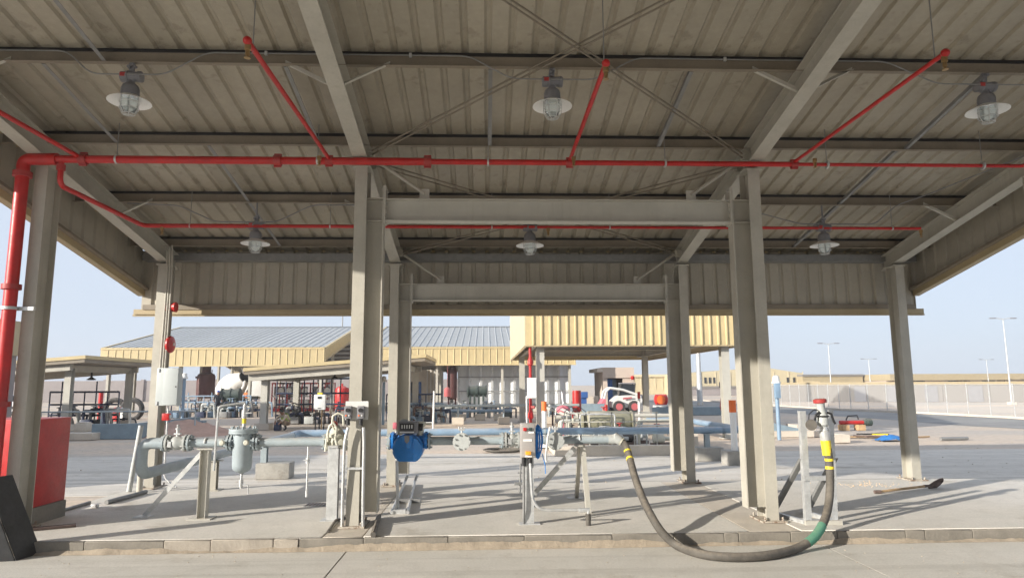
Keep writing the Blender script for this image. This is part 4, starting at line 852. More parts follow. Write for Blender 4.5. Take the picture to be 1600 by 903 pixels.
M().rbox((q.x, 24.86, q.z), (.34, .2, .74), .015).build('body', 'white', T); M().box((q.x, 24.755, q.z), (.3, .015, .7)).build('door', 'white', T)
q = atY(823, 640, 24.9); rod_ = M().cyl((q.x, 24.9, 0), (q.x, 24.9, 1.6), .03, 8); solo(rod_, 'white_conduit', 'white', 'thin white conduit below the pale cabinet', 'conduit')
# low mono-pitch shelters
def shelter(label, xr, yf):
    T = thing('pump_shelter', label, 'shelter', (xr-4.2, yf+3.5, 0), 'flat roofed pump shelters'); zR, zL, w = 3.45, 2.84, 8.4
    xl = xr-w
    def slab(a, b, c, d, t0, t1): # x from a..b, y c..d, offsets of the underside and top
        m = M(); z = lambda x: zL+(zR-zL)*(x-xl)/w
        m.add([(a, c, z(a)+t0), (b, c, z(b)+t0), (b, d, z(b)+t0), (a, d, z(a)+t0), (a, c, z(a)+t1), (b, c, z(b)+t1), (b, d, z(b)+t1), (a, d, z(a)+t1)], [(0, 3, 2, 1), (4, 5, 6, 7), (0, 1, 5, 4), (1, 2, 6, 5), (2, 3, 7, 6), (3, 0, 4, 7)]); return m
    slab(xl, xr, yf, yf+7, -.16, 0).build('roof_edge', 'tan', T); slab(xl+.05, xr-.05, yf+.05, yf+6.95, -.32, -.163).build('soffit_band', 'purlin', T)
    slab(xl+.2, xr-.8, yf+.25, yf+.5, -.62, -.323).build('edge_beam', 'steel', T); slab(xl+.2, xr-.8, yf+6.3, yf+6.5, -.62, -.323).build('edge_beam', 'steel', T)
    for x in (xl+.8, xr-1.1):
        for y in (yf+.8, yf+6.2):
            z = zL+(zR-zL)*(x-xl)/w-.5; M().hsec((x, y, .28), (x, y, z), .3, .3, X_, Y_, .018, .014).build('column', 'steel_pale', T); M().bx(x-.35, x+.35, y-.35, y+.35, 0, .29).build('plinth', 'concrete', T)
        z = zL+(zR-zL)*(x-xl)/w; M().hsec((x, yf+.3, z-.5), (x, yf+6.6, z-.5), .2, .3, X_, Z_).build('beam', 'steel', T)
    return T
shelter('low tan-edged pump shelter partly hidden by the front second column', -2.8, 32.0)
shelter('low tan-edged pump shelter at the far left beside the red riser', -18.35, 32.0)
def lampshade(px, py, Y, lab):
    q = atY(px, py, Y); T = thing('shelter_lamp', lab, 'lamp', q); M().lathe(q, (0, 0, -1), [(.05, -.3), (.05, 0), (.22, .12), (.22, .14), (.1, .16)], 12).build('shade', 'black', T)
lampshade(143, 589, 36, 'dark lamp hanging under the far left shelter'); lampshade(523, 588, 36, 'dark lamp hanging under the shelter left of the front second column')
# ------------------------------------------------------------------ building at the left edge, boundary walls
T = thing('side_building', 'grey walled building with a tan fascia at the left picture edge', 'building', (-24, 18, 0))
M().bx(-30, -18, 9, 26.9, 0, 3.2).build('wall', 'wall_block', T); M().bx(-30.2, -17.85, 8.85, 27.0, 3.2, 4.5).build('fascia', 'tan_trim', T)
for k in range(4): M().bx(-18.005, -17.96, 11.5+k*4, 12.7+k*4, .9, 2.3).build('window', 'glass_dark', T)
T = thing('boundary_wall', 'long mauve grey boundary wall far behind the left shelters', 'wall', (-40, 96, 0))
ref = None
for k in range(24):
    x = -112+k*5
    if ref is None: ref = M().bx(-112, -107.02, 95.9, 96.1, 0, 2.85).build('wall_panel', 'wall_block', T); ref2 = M().bx(-112.2, -111.8, 95.7, 96.3, 0, 3.0).build('pillar', 'wall_block', T)
    else: share(ref, (k*5, 0, 0), T); share(ref2, (k*5, 0, 0), T)
# ------------------------------------------------------------------ right: fence, road, low wall, buildings, street lamps
FP = [atZ(*c, 0) for c in ((1195, 633), (1250, 636), (1330, 641), (1451, 646), (1587, 653), (1700, 660))]
T = thing('mesh_fence', 'white mesh fence with slender posts curving along the right', 'fence', FP[2])
pts = []
for a, b in zip(FP[:-1], FP[1:]):
    n = max(1, round((b-a).length/1.6)); pts += [a+(b-a)*i/n for i in range(n)]
pts.append(FP[-1])
for p in pts: M().cyl(p, p+V((0, 0, 1.95)), .026, 8).build('post', 'galv', T)
for a, b in zip(pts[:-1], pts[1:]):
    m = M(); m.add([a+V((0, 0, .06)), b+V((0, 0, .06)), b+V((0, 0, 1.88)), a+V((0, 0, 1.88))], [(0, 1, 2, 3)]); m.build('mesh_panel', 'fence_mesh', T)
    m = M().cyl(a+V((0, 0, 1.88)), b+V((0, 0, 1.88)), .02, 6); m.cyl(a+V((0, 0, .07)), b+V((0, 0, .07)), .02, 6); m.build('rail', 'galv', T)
off = [V((-.9, 0, 0)), V((-7.5, 0, 0))]
rp_ = [V((26.5, 90, 0))]+FP+[V((36, 15, 0)), V((37, -5, 0))]
m = M(); vs = []
for p in rp_: vs += [V((p.x-7.4, p.y-1, -.012)), V((p.x-.7, p.y, -.012))]
m.add(vs, [(2*i, 2*i+1, 2*i+3, 2*i+2) for i in range(len(rp_)-1)]); struct(m, 'access_road', 'asphalt')
m = M(); vs = []
for p in rp_: vs += [V((p.x-.65, p.y, 0)), V((p.x-.4, p.y, 0))]
vs2 = [v+V((0, 0, .13)) for v in vs]; nn_ = len(vs)
m.add(vs+vs2, [f for i in range(len(rp_)-1) for f in ((nn_+2*i, nn_+2*i+1, nn_+2*i+3, nn_+2*i+2), (2*i, nn_+2*i, nn_+2*i+2, 2*i+2), (2*i+1, 2*i+3, nn_+2*i+3, nn_+2*i+1))]); struct(m, 'road_kerb', 'concrete')
def Bld(name, label, px0, px1, ytop, Y, D, mt='cream', peak=None, ybot=None, cat='building'):
    a, b = atY(px0, ytop, Y), atY(px1, ytop, Y); z0 = 0
    T = thing(name, label, cat, ((a.x+b.x)/2, Y+D/2, 0))
    if peak: pk = atY(*peak, Y); M().prism([(a.x, 0), (b.x, 0), (b.x, b.z), (pk.x, pk.z), (a.x, a.z)], 'y', Y, Y+D).build('wall', mt, T)
    else: M().bx(a.x, b.x, Y, Y+D, z0, a.z).build('wall', mt, T)
    return T, a, b
T, a, b = Bld('warehouse', 'long pale yellow warehouse with small dark windows behind the right columns', 1072, 1254, 583, 120, 30, 'cream', (1195, 574))
M().bx(a.x-.2, b.x+.2, 119.6, 119.9, 1.2, 1.6).build('band', 'wall_pale', T)
M().bx(a.x, b.x, 119.75, 119.95, 0, 1.15).build('lower_wall', 'wall_block', T)
for px in (1102, 1109, 1116, 1231, 1241):
    q = atY(px, 594, 119.9); M().bx(q.x-.17, q.x+.17, 119.85, 119.95, q.z-.5, q.z+.5).build('window', 'glass_dark', T)
for k in range(9): q = a.x+(b.x-a.x)*k/8; M().bx(q-.08, q+.08, 119.9, 120.0, 1.6, 4.1).build('rib', 'tan_pale', T)
T, a, b = Bld('warehouse', 'pale yellow warehouse seen between the rear posts of the middle canopy', 990, 1068, 589, 135, 25, 'cream'); M().bx(a.x-.2, b.x+.2, 134.6, 160, a.z, a.z+.5).build('roof', 'tan_pale', T)
for k in range(8): q = a.x+(b.x-a.x)*k/7; M().bx(q-.09, q+.09, 134.9, 135, 1, a.z).build('rib', 'tan_pale', T)
T, a, b = Bld('flat_building', 'flat-roofed tan building with a pale parapet right of the yellow gable', 1254, 1348, 588, 118, 14, 'far_tan'); M().bx(a.x-.1, b.x+.1, 117.8, 132, a.z, a.z+.35).build('parapet', 'wall_pale', T)
M().bx(a.x, (a.x*.4+b.x*.6), 112, 117.9, 0, 2.35).build('porch', 'far_tan', T)
T, a, b = Bld('flat_building', 'long low yellow building at the right picture edge', 1384, 1760, 585, 112, 14, 'render_pink')
M().bx(a.x-.2, b.x+.2, 110.5, 126.4, a.z-1.0, a.z+.05).build('fascia', 'far_tan', T)
for px in (1405, 1500, 1512, 1565, 1573): q = atY(px, 600, 111.5); M().bx(q.x-.35, q.x+.35, 111.3, 112, 0, a.z-1.0).build('pier', 'rust', T)
for px in (1418, 1435, 1492, 1545): q = atY(px, 600, 111.9); M().bx(q.x-1.1, q.x+1.1, 111.8, 111.99, 1.6, 2.3).build('window', 'glass_dark', T)
# low wall with tan coping beyond the fence
WP = [V((29, 78, 0)), V((44, 72, 0)), V((60, 66, 0)), V((85, 60, 0))]
T = thing('compound_wall', 'low pale compound wall with tan coping and grey doors behind the fence', 'wall', WP[1])
for i, (a, b) in enumerate(zip(WP[:-1], WP[1:])):
    nseg = 4
    for k in range(nseg):
        p, q = a+(b-a)*k/nseg, a+(b-a)*(k+1)/nseg; d = (q-p).normalized(); n_ = V((-d.y, d.x, 0))*.12
        m = M(); m.add([p-n_, q-d*.03-n_, q-d*.03+n_, p+n_]+[v+V((0, 0, 1.75)) for v in (p-n_, q-d*.03-n_, q-d*.03+n_, p+n_)], [(0, 1, 5, 4), (1, 2, 6, 5), (2, 3, 7, 6), (3, 0, 4, 7), (4, 5, 6, 7)]); m.build('wall_panel', 'wall_pale', T)
        n2 = n_*1.5; m = M(); m.add([v+V((0, 0, z)) for z in (1.75, 2.1) for v in (p-n2, q-n2, q+n2, p+n2)], [(0, 1, 5, 4), (1, 2, 6, 5), (2, 3, 7, 6), (3, 0, 4, 7), (4, 5, 6, 7), (0, 3, 2, 1)]); m.build('coping', 'far_tan', T)
for px, w in ((1344, 1.1), (1393, .9), (1455, 1.2), (1524, 1.3)):
    for i, (a, b) in enumerate(zip(WP[:-1], WP[1:])):
        r = ray(px, 620); den = r.x*(b.y-a.y)-r.y*(b.x-a.x)
        t = (a.x*(b.y-a.y)-a.y*(b.x-a.x))/den; h = V((r.x*t, r.y*t, 0)); s = (h-a).dot(b-a)/(b-a).length_squared
        if 0 <= s <= 1:
            d = (b-a).normalized(); n_ = V((d.y, -d.x, 0)); m = M(); e = [h-d*w/2+n_*.14, h+d*w/2+n_*.14, h+d*w/2+n_*.2, h-d*w/2+n_*.2]; m.add([v+V((0, 0, z)) for z in (.02, 1.65) for v in e], [(0, 1, 5, 4), (1, 2, 6, 5), (2, 3, 7, 6), (3, 0, 4, 7), (4, 5, 6, 7)]); m.build('door', 'lamp_grey', T)
def street(px, ytop, Y, lab, arm=.95, r=.06, mt='galv'):
    t = atY(px, ytop, Y); T = thing('street_lamp', lab, 'street lamp', (t.x, Y, 0), 'street lamps')
    M().cyl((t.x, Y, 0), (t.x, Y, t.z), r*1.4, 10, r*.6).build('pole', mt, T); M().bx(t.x-.25, t.x+.25, Y-.25, Y+.25, 0, .25).build('footing', 'concrete', T)
    for s in (-1, 1):
        M().tube([(t.x, Y, t.z-.05), (t.x+s*arm*.4, Y, t.z+.03), (t.x+s*arm*.7, Y, t.z+.05)], .035, 6).build('arm', mt, T); M().rbox((t.x+s*arm, Y, t.z+.05), (.55, .22, .09), .03).build('lamp_head', 'lamp_grey', T)
street(1567, 498, 60, 'tall twin-headed street lamp right of the rear right column'); street(1294, 537, 75, 'twin-headed street lamp above the hose coupling'); street(1357, 561, 100, 'distant twin-headed street lamp left of the rear right column'); street(1541, 562, 105, 'distant twin-headed street lamp left of the tall one at the right'); street(1087, 470, 66, 'thick grey lamp pole seen right of the inner rear column', r=.2, mt='galv')
t = atY(537, 440, 84); m = M().cyl((t.x, 84, 0), (t.x, 84, t.z), .12, 8, .05); solo(m, 'mast', 'galv_dark', 'thin mast rising behind the left gabled canopy', 'mast')
# ------------------------------------------------------------------ middle distance: left
m = M()
a, b = atZ(142, 686, 0), atZ(208, 686, 0)
T = thing('bund_wall', 'blue-grey low containment wall at the left beside the gravel mound', 'wall', a)
M().bx(a.x, b.x, a.y, a.y+.25, 0, .58).build('front_wall', 'bund_blue', T); M().prism([(a.y+.25, 0), (a.y+6, 0), (a.y+6, .58), (a.y+.25, .58)], 'x', b.x-.25, b.x).build('side_wall', 'bund_blue', T)
M().bx(b.x, b.x+1.6, a.y+2.5, a.y+2.75, 0, .55).build('rear_wall', 'bund_blue', T)
a = atZ(96, 688, 0); b = atZ(141, 688, 0); M_ = M().bx(a.x, b.x, a.y, a.y+3, 0, .26); solo(M_, 'concrete_pad', 'concrete', 'low pale concrete pad left of the blue-grey wall', 'pad', bev=.01)
q = atZ(130, 674, .26); m = M(); m.rbox((q.x, q.y, .42), (.5, .5, .32), .05); m.rbox((q.x, q.y, .6), (.38, .38, .06), .02); solo(m, 'manhole_block', 'concrete', 'small concrete block on the low pad at the left', 'block')
# gravel mound
def mound(cx, cy, rx, ry, h, mt, name, label, seed=1, n=28):
    random.seed(seed); m = M(); vs = []; 
    for j in range(n+1):
        for i in range(n+1):
            u, v = i/n*2-1, j/n*2-1; d = sqrt(u*u+v*v); z = h*max(0, 1-d*d)**1.1*(1+.12*sin(5*u+1)+.1*cos(6*v)) + (random.uniform(-.02, .02) if d < .95 else 0)
            vs.append((cx+u*rx, cy+v*ry, max(z, -.03) if d < 1 else -.03))
    m.add(vs, [(j*(n+1)+i, j*(n+1)+i+1, (j+1)*(n+1)+i+1, (j+1)*(n+1)+i) for i in range(n) for j in range(n)])
    return solo(m, name, mt, label, 'mound', org=(cx, cy, 0))
p, q = atZ(232, 682, 0), atZ(345, 680, 0); mound((p.x+q.x)/2-.6, (p.y+q.y)/2+1.2, (q.x-p.x)/2+.9, 1.9, .5, 'mound', 'gravel_mound', 'low mound of reddish gravel behind the rear left column')
# handrail
def rail(pts, z, label, mt='pipe_grey', r=.035, name='handrail'):
    T = thing(name, label, 'handrail', pts[0]); M().tube([V(p)+V((0, 0, z)) for p in pts], r, 8).build('rail', mt, T)
    for a, b in zip(pts[:-1], pts[1:]):
        n = max(1, int((V(b)-V(a)).length/2.2))
        for i in range(n+1): c = V(a)+(V(b)-V(a))*i/n; M().cyl(c, c+V((0, 0, z)), r*.9, 8).build('post', mt, T)
rail([V((-21, 29.5, 0)), V((-13.6, 29.5, 0)), V((-12.2, 29.5, 0))], .98, 'blue-grey pipe handrail along the left shelter')
# dark pipe racks under the shelters
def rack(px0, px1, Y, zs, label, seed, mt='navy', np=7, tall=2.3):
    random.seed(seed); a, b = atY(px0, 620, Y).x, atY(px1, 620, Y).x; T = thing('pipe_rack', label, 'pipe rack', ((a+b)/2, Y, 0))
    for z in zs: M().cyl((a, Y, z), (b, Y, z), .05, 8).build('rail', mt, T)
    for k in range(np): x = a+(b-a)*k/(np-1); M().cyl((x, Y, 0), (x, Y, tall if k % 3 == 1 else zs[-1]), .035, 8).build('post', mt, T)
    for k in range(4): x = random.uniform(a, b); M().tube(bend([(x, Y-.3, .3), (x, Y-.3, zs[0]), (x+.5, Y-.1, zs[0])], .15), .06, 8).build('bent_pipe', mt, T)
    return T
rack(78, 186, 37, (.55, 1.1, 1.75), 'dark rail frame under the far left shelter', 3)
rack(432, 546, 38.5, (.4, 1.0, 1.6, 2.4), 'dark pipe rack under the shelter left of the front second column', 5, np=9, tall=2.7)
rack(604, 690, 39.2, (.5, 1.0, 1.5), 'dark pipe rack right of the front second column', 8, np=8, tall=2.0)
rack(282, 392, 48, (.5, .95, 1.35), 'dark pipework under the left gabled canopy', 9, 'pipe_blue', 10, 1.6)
# white car
def car(loc, rz, label):
    T = thing('parked_car', label, 'car', loc); R = Matrix.Rotation(rz, 3, 'Z'); o = V(loc)
    def B(m, nm, mt, **k): m.v = [o+R @ v for v in m.v]; return m.build(nm, mt, T, **k)
    prof = [(-2.2, .35), (-2.25, .7), (-2.1, .95), (-1.55, 1.0), (1.0, .95), (2.0, .82), (2.2, .6), (2.2, .35)]
    B(M().prism(prof, 'y', -.87, .87), 'body', 'white_clean', bev=.05)
    B(M().prism([(-1.75, .98), (-1.1, 1.42), (.1, 1.45), (.95, .96)], 'y', -.72, .72), 'cabin', 'glass_dark', bev=.04)
    B(M().prism([(-1.1, 1.42), (.1, 1.45), (.1, 1.48), (-1.05, 1.46)], 'y', -.7, .7), 'roof', 'white_clean')
    for x in (-1.4, 1.4):
        for y in (-.8, .8): w = B(M().cyl((x, y-.1, .33), (x, y+.1, .33), .33, 18), 'wheel', 'tyre'); B(M().cyl((x, y-.11, .33), (x, y+.11, .33), .19, 12), 'rim', 'galv')
    for y in (-.6, .6): B(M().rbox((2.17, y, .66), (.08, .35, .14), .02), 'headlight', 'white'); B(M().rbox((-2.22, y, .78), (.06, .35, .14), .02), 'tail_light', 'red')
q = atZ(120, 641, 0); car((q.x, 52, 0), pi, 'white saloon car parked beyond the far left shelter')
q = atY(157, 630, 44); m = M().cyl((q.x, 44, 0), (q.x, 44, 1.65), .13, 12); solo(m, 'red_post', 'red', 'red post in front of the white car', 'post')
for k, px in enumerate((186, 197)): q = atY(px, 630, 42); m = M().lathe((q.x, 42, 0), Z_, [(.28, 0), (.29, .25), (.27, .27), (.29, .5), (.29, .75), (.2, .8)], 14); solo(m, 'drum', ('red', 'white')[k], ('red', 'white')[k]+' drum beside the far left shelter column', 'drum')
for k, px in enumerate((178, 205)): q = atZ(px, 655, 0); m = M(); m.tube([(q.x+.6*cos(t), q.y+.02, .6+.6*sin(t)) for t in [2*pi*i/24 for i in range(25)]], .16, 10); solo(m, 'old_tyre', 'tyre', ('left', 'right')[k]+' one of two old tyres standing near the handrail', 'tyre')
# vent pipes with domed caps
def vent(px, yt, Y, label, mt='pipe_blue', box=False, zb=0):
    t = atY(px, yt, Y); T = thing('vent_pipe', label, 'vent pipe', (t.x, Y, zb)); M().cyl((t.x, Y, zb), (t.x, Y, t.z-.1), .075 if Y > 30 else .07, 12).build('pipe', mt, T)
    M().lathe((t.x, Y, t.z-.28), Z_, [(.16, 0), (.17, .02), (.13, .12), (.11, .26), (.03, .3)], 14).build('cap', 'white', T)
    if box: M().rbox((t.x-.02, Y-.1, 1.75), (.2, .14, .55), .02).build('switch_box', 'pipe_blue', T)
vent(289, 583, 36, 'blue vent pipe with a white cap right of the grey cabinet'); vent(600, 588, 36, 'blue vent pipe with a white cap just right of the front second column'); vent(1212, 587, 24.5, 'blue vent pipe with a white cap right of the front third column', box=True)
q = atY(289, 655, 36); m = M().tube([(q.x, 36, .12), (q.x-1.9, 36, .12)], .08, 10); solo(m, 'ground_pipe', 'pipe_blue', 'short blue pipe along the ground at the left vent pipe', 'pipe')
# white panel on legs
q = atY(500, 628, 31.5); T = thing('meter_cabinet', 'white meter cabinet on dark legs in front of the dark pipe rack', 'cabinet', (q.x, 31.5, 0))
M().rbox((q.x, 31.5, q.z), (.5, .2, .68), .02).build('cabinet', 'white', T); M().box((q.x, 31.39, q.z+.2), (.17, .02, .1)).build('display', 'black', T); M().box((q.x, 31.39, q.z-.27), (.14, .02, .03)).build('handle', 'black', T)
for dx in (-.17, .0, .1, .2): M().cyl((q.x+dx, 31.5, 0), (q.x+dx, 31.5, q.z-.3), .03, 8).build('leg', 'timber' if dx == .1 else 'black', T)
M().rbox((q.x, 31.5, q.z+.38), (.22, .15, .08), .02).build('beacon_base', 'yellow', T)
# red pump sets
def pumpset(px, Y, label):
    q = atY(px, 600, Y); x = q.x; zt = q.z; T = thing('pump_set', label, 'pump', (x, Y, 0), 'red framed pump sets in a row'); w = 1.15
    for dx in (-w/2, w/2):
        for dy in (0, .8): M().bx(x+dx-.04, x+dx+.04, Y+dy-.04, Y+dy+.04, 0, zt).build('upright', 'red', T)
    M().bx(x-w/2-.05, x+w/2+.05, Y-.05, Y+.85, zt, zt+.12).build('top_frame', 'red', T); M().bx(x-w/2, x+w/2, Y-.03, Y+.03, zt*.52, zt*.58).build('mid_rail', 'white', T); M().bx(x-w/2, x+w/2, Y, Y+.8, 0, .25).build('base', 'red', T)
    M().rbox((x-.1, Y+.3, zt*.75), (.7, .5, .7), .06).build('engine', 'lamp_grey', T); M().lathe((x+.15, Y-.05, zt*.76), (0, -1, 0), [(.22, 0), (.24, .05), (.1, .1)], 14).build('fan_shroud', 'white', T); M().rbox((x, Y+.3, zt*.3), (.85, .5, .55), .06).build('tank', 'white', T)
for k, px in enumerate((437, 449, 461, 474, 497, 509)): pumpset(px, 56, ['first', 'second', 'third', 'fourth', 'fifth', 'sixth'][k]+' red framed pump set from the left under the shelter')
q = atY(535, 600, 47); T = thing('pressure_tank', 'upright red pressure tank behind the shelter left of the front column', 'tank', (q.x, 47, 0))
M().lathe((q.x, 47, .35), Z_, [(.2, 0), (.42, .08), (.46, .2), (.46, 1.35), (.42, 1.5), (.2, 1.62), (.06, 1.66), (.06, 1.8)], 18).build('vessel', 'red', T)
for a in range(3): M().cyl((q.x+.35*cos(a*2.1), 47+.35*sin(a*2.1), 0), (q.x+.35*cos(a*2.1), 47+.35*sin(a*2.1), .5), .04, 6).build('leg', 'red_dull', T)
# maroon filter vessels
def maroon(px0, px1, yt, yb, Y, label):
    a, b = atY(px0, yt, Y), atY(px1, yb, Y); w = b.x-a.x; c = (a.x+b.x)/2; T = thing('filter_vessel', label, 'vessel', (c, Y, 0))
    M().lathe((c, Y, max(.4, b.z)), Z_, [(w*.3, 0), (w*.5, .15), (w*.5, a.z-b.z-.3), (w*.44, a.z-b.z-.12), (w*.26, a.z-b.z-.02), (w*.24, a.z-b.z+.5)], 20).build('shell', 'maroon', T)
    for s in (-1, 1): M().cyl((c+s*w*.35, Y, 0), (c+s*w*.35, Y, b.z+.3), .07, 8).build('leg', 'maroon', T)
    M().cyl((c-w*.6, Y, a.z-.35), (c-w*.4, Y, a.z-.35), .08, 8).build('nozzle', 'maroon', T); M().cyl((c+w*.35, Y-.1, a.z-.1), (c+w*.35, Y-.1, a.z+.2), .03, 8).build('gauge', 'maroon', T)
maroon(309, 334, 582, 622, 52, 'dark maroon filter vessel left of the white mixer drum'); maroon(699, 714, 574, 624, 51.3, 'dark maroon vessel beside the steel column behind the centre')
q = atY(699, 612, 50); m = M().lathe((q.x, 50, q.z-.35), Z_, [(.2, 0), (.24, .05), (.24, .55), (.15, .65), (.03, .7)], 14); m.cyl((q.x, 50, q.z+.3), (q.x, 50, 3.4), .01, 6); solo(m, 'hanging_tank', 'wheel_red', 'small faded red tank hanging in front of the maroon vessel', 'tank')
# mixer truck: drum, chute, chassis
q = atY(362, 600, 60); T = thing('mixer_truck', 'white concrete mixer truck with its drum mouth facing the canopy', 'truck', (q.x, 63, 0))
ax = V((.74, -.50, .45)).normalized(); c = V((q.x-.75, 62.2, 1.95))
M().lathe(c-ax*1.6, ax, [(.5, 0), (.95, .5), (1.15, 1.2), (1.15, 1.9), (.8, 2.8), (.52, 3.35), (.55, 3.45)], 24, ).build('drum', 'white_clean', T)
e = c+ax*1.9; M().lathe(e-ax*.02, ax, [(.5, 0), (.5, .06), (.35, .08)], 20).build('drum_mouth', 'black', T)
M().lathe(e+V((.1, -.1, .3)), V((.25, -.3, .9)), [(.25, 0), (.42, .4), (.44, .45), (.38, .45)], 16).build('hopper', 'white_clean', T)
M().tube([e+V((.1, -.2, -.35)), e+V((.1, -.4, -.8)), e+V((-.1, -.5, -1.2))], .14, 8).build('chute', 'white_clean', T)
M().rbox((q.x-.2, 63.2, .95), (1.0, 6.5, .3), .04).build('chassis', 'dark_green', T); M().rbox((q.x-.3, 67, 1.8), (2.2, 1.8, 2.0), .1).build('cab', 'white_clean', T)
for y in (61, 62.3, 66.8):
    for s in (-1, 1): M().cyl((q.x-.3+s*1.05-.15, y, .5), (q.x-.3+s*1.05+.15, y, .5), .5, 16).build('wheel', 'tyre', T)
m = M()
for k in range(5): m.cyl((q.x-1.9, 60.6, .6+.3*k), (q.x-1.1, 60.6, .6+.3*k), .02, 6)
m.cyl((q.x-1.9, 60.6, .3), (q.x-1.9, 60.6, 2.1), .03, 6); m.cyl((q.x-1.1, 60.6, .3), (q.x-1.1, 60.6, 2.1), .03, 6); m.build('ladder', 'galv_dark', T)
# dark green motors
def motor(px0, px1, yc, Y, label, r=.34):
    a, b = atY(px0, yc, Y), atY(px1, yc, Y); T = thing('electric_motor', label, 'motor', ((a.x+b.x)/2, Y, 0)); L = b.x-a.x
    M().lathe((a.x, Y, a.z), X_, [(r*.6, 0), (r, .08), (r, L*.45), (r*1.12, L*.46), (r*1.12, L*.54), (r, L*.55), (r, L-.1), (r*.7, L)], 18).build('casing', 'dark_green', T)
    for k in range(4): x = a.x+L*(.15+.22*k); M().bx(x-.06, x+.06, Y-.25, Y+.25, 0, a.z-r*.6).build('leg', 'dark_green', T)
    for k in (.05, .95): M().flange((a.x+L*k, Y, a.z), X_, r*1.2, .06, 18, 8, .03, .03).build('flange', 'dark_green', T)
motor(730, 761, 611, 44, 'long dark green motor below the tan fascia behind the centre'); motor(346, 376, 616, 46, 'dark green motor in front of the white mixer drum')
# sectional steel tank
a, b = atY(717, 600, 52), atY(890, 600, 52); T = thing('sectional_tank', 'tall pale steel tank with vertical ribs behind the centre canopy', 'tank', ((a.x+b.x)/2, 53, 0)); n = 10; w = (b.x-a.x)/n
M().bx(a.x, b.x, 51.8, 53.8, 0, .35).build('plinth', 'concrete', T)
ref = None
for k in range(n):
    if ref is None:
        m = M(); pf = [(w*(i/10), .16*sin(pi*i/10)) for i in range(11)]; m.sheet(pf, (a.x, 52, .62), X_, (0, 1, 0), (0, 0, 3.7)); ref = m.build('tank_panel', 'tank_panel', T); ref2 = M().bx(a.x-.09, a.x+.09, 51.86, 52.03, .35, 4.35).build('rib', 'galv', T)
    else: share(ref, (k*w, 0, 0), T); share(ref2, (k*w, 0, 0), T)
for z in (1.55, 2.6, 3.5): M().bx(a.x, b.x, 51.8, 51.85, z-.04, z+.04).build('band', 'galv_dark', T)
M().bx(a.x, b.x, 52.2, 53.75, .36, 4.3).build('shell', 'tank_panel', T)
for k in range(6): x = a.x+w*(1+k*1.6); M().bx(x-.3, x+.3, 51.72, 51.79, .04, .32).build('vent_opening', 'black', T)
# corrugated shed beside it
a, b = atY(664, 600, 58), atY(688, 600, 58); T = thing('block_store', 'small beige block store with white downpipes right of the shelter', 'building', ((a.x+b.x)/2, 60, 0)); M().bx(a.x-2.2, b.x, 58, 62, 0, 3.3).build('wall', 'concrete_warm', T)
for k in range(4): x = a.x+.2+k*.3; M().cyl((x, 57.9, .6), (x, 57.9, 3.3), .04, 6).build('downpipe', 'white', T)
M().bx(a.x-1.9, a.x-1.0, 57.95, 58.0, .1, 2.3).build('door', 'black', T); M().bx(a.x-.8, a.x-.3, 57.95, 58.0, .2, 2.3).build('blue_panel', 'blue', T)
# thin pipes across the middle
for (x0_, y_, x1_, Y, r, mt, lab) in ((668, 634, 905, 36, .07, 'pipe_grey', 'long grey pipe on trestles crossing behind the centre'), (700, 642, 800, 40, .09, 'pipe_blue', 'blue pipe below the trestle pipe behind the centre')):
    a, b = atY(x0_, y_, Y), atY(x1_, y_, Y); T = thing('trestle_pipe', lab, 'pipe', ((a.x+b.x)/2, Y, 0)); M().cyl(a, V((b.x, Y, a.z)), r, 10).build('pipe', mt, T)
    for k in range(3): x = a.x+(b.x-a.x)*(.2+.3*k); M().cyl((x, Y, 0), (x, Y, a.z-r), .045, 8).build('leg', mt, T); M().bx(x-.3, x+.3, Y-.25, Y+.25, 0, .35).build('block', 'concrete_warm', T)
a = atZ(655, 655, 0); T = thing('pallet_table', 'low timber pallet with scrap right of the rear second column', 'pallet', a)
for k in range(5): M().bx(a.x-.9, a.x+1.5, a.y+k*.35, a.y+k*.35+.25, .35, .4).build('plank', 'timber', T)
for dx in (-.7, 1.3): M().bx(a.x+dx-.08, a.x+dx+.08, a.y, a.y+1.65, 0, .35).build('bearer', 'timber', T)
q = atY(677, 640, 31); m = M().tube([(q.x, 31, .05), (q.x+.03, 31, 1.75)], .045, 8); m.tube([(q.x, 31, .35), (q.x-.6, 31, .35)], .03, 8); solo(m, 'white_standpipe', 'white', 'white standpipe right of the rear second column', 'pipe')
# coil of cable on the sand
q = atZ(788, 706, 0); m = M(); random.seed(3)
for k in range(5): r = .55+random.uniform(-.08, .08); m.tube([(q.x+r*cos(t)+random.uniform(-.03, .03), q.y+r*.9*sin(t), .03+.012*k) for t in [2*pi*i/22 for i in range(23)]], .02, 6)
m.tube([(q.x+.5, q.y+.3, .03), (q.x+1.1, q.y+.6, .06), (q.x+1.9, q.y+.55, .03)], .022, 6); solo(m, 'ground_cable', 'rubber', 'loose coil of black cable on the ground left of the control box', 'cable')
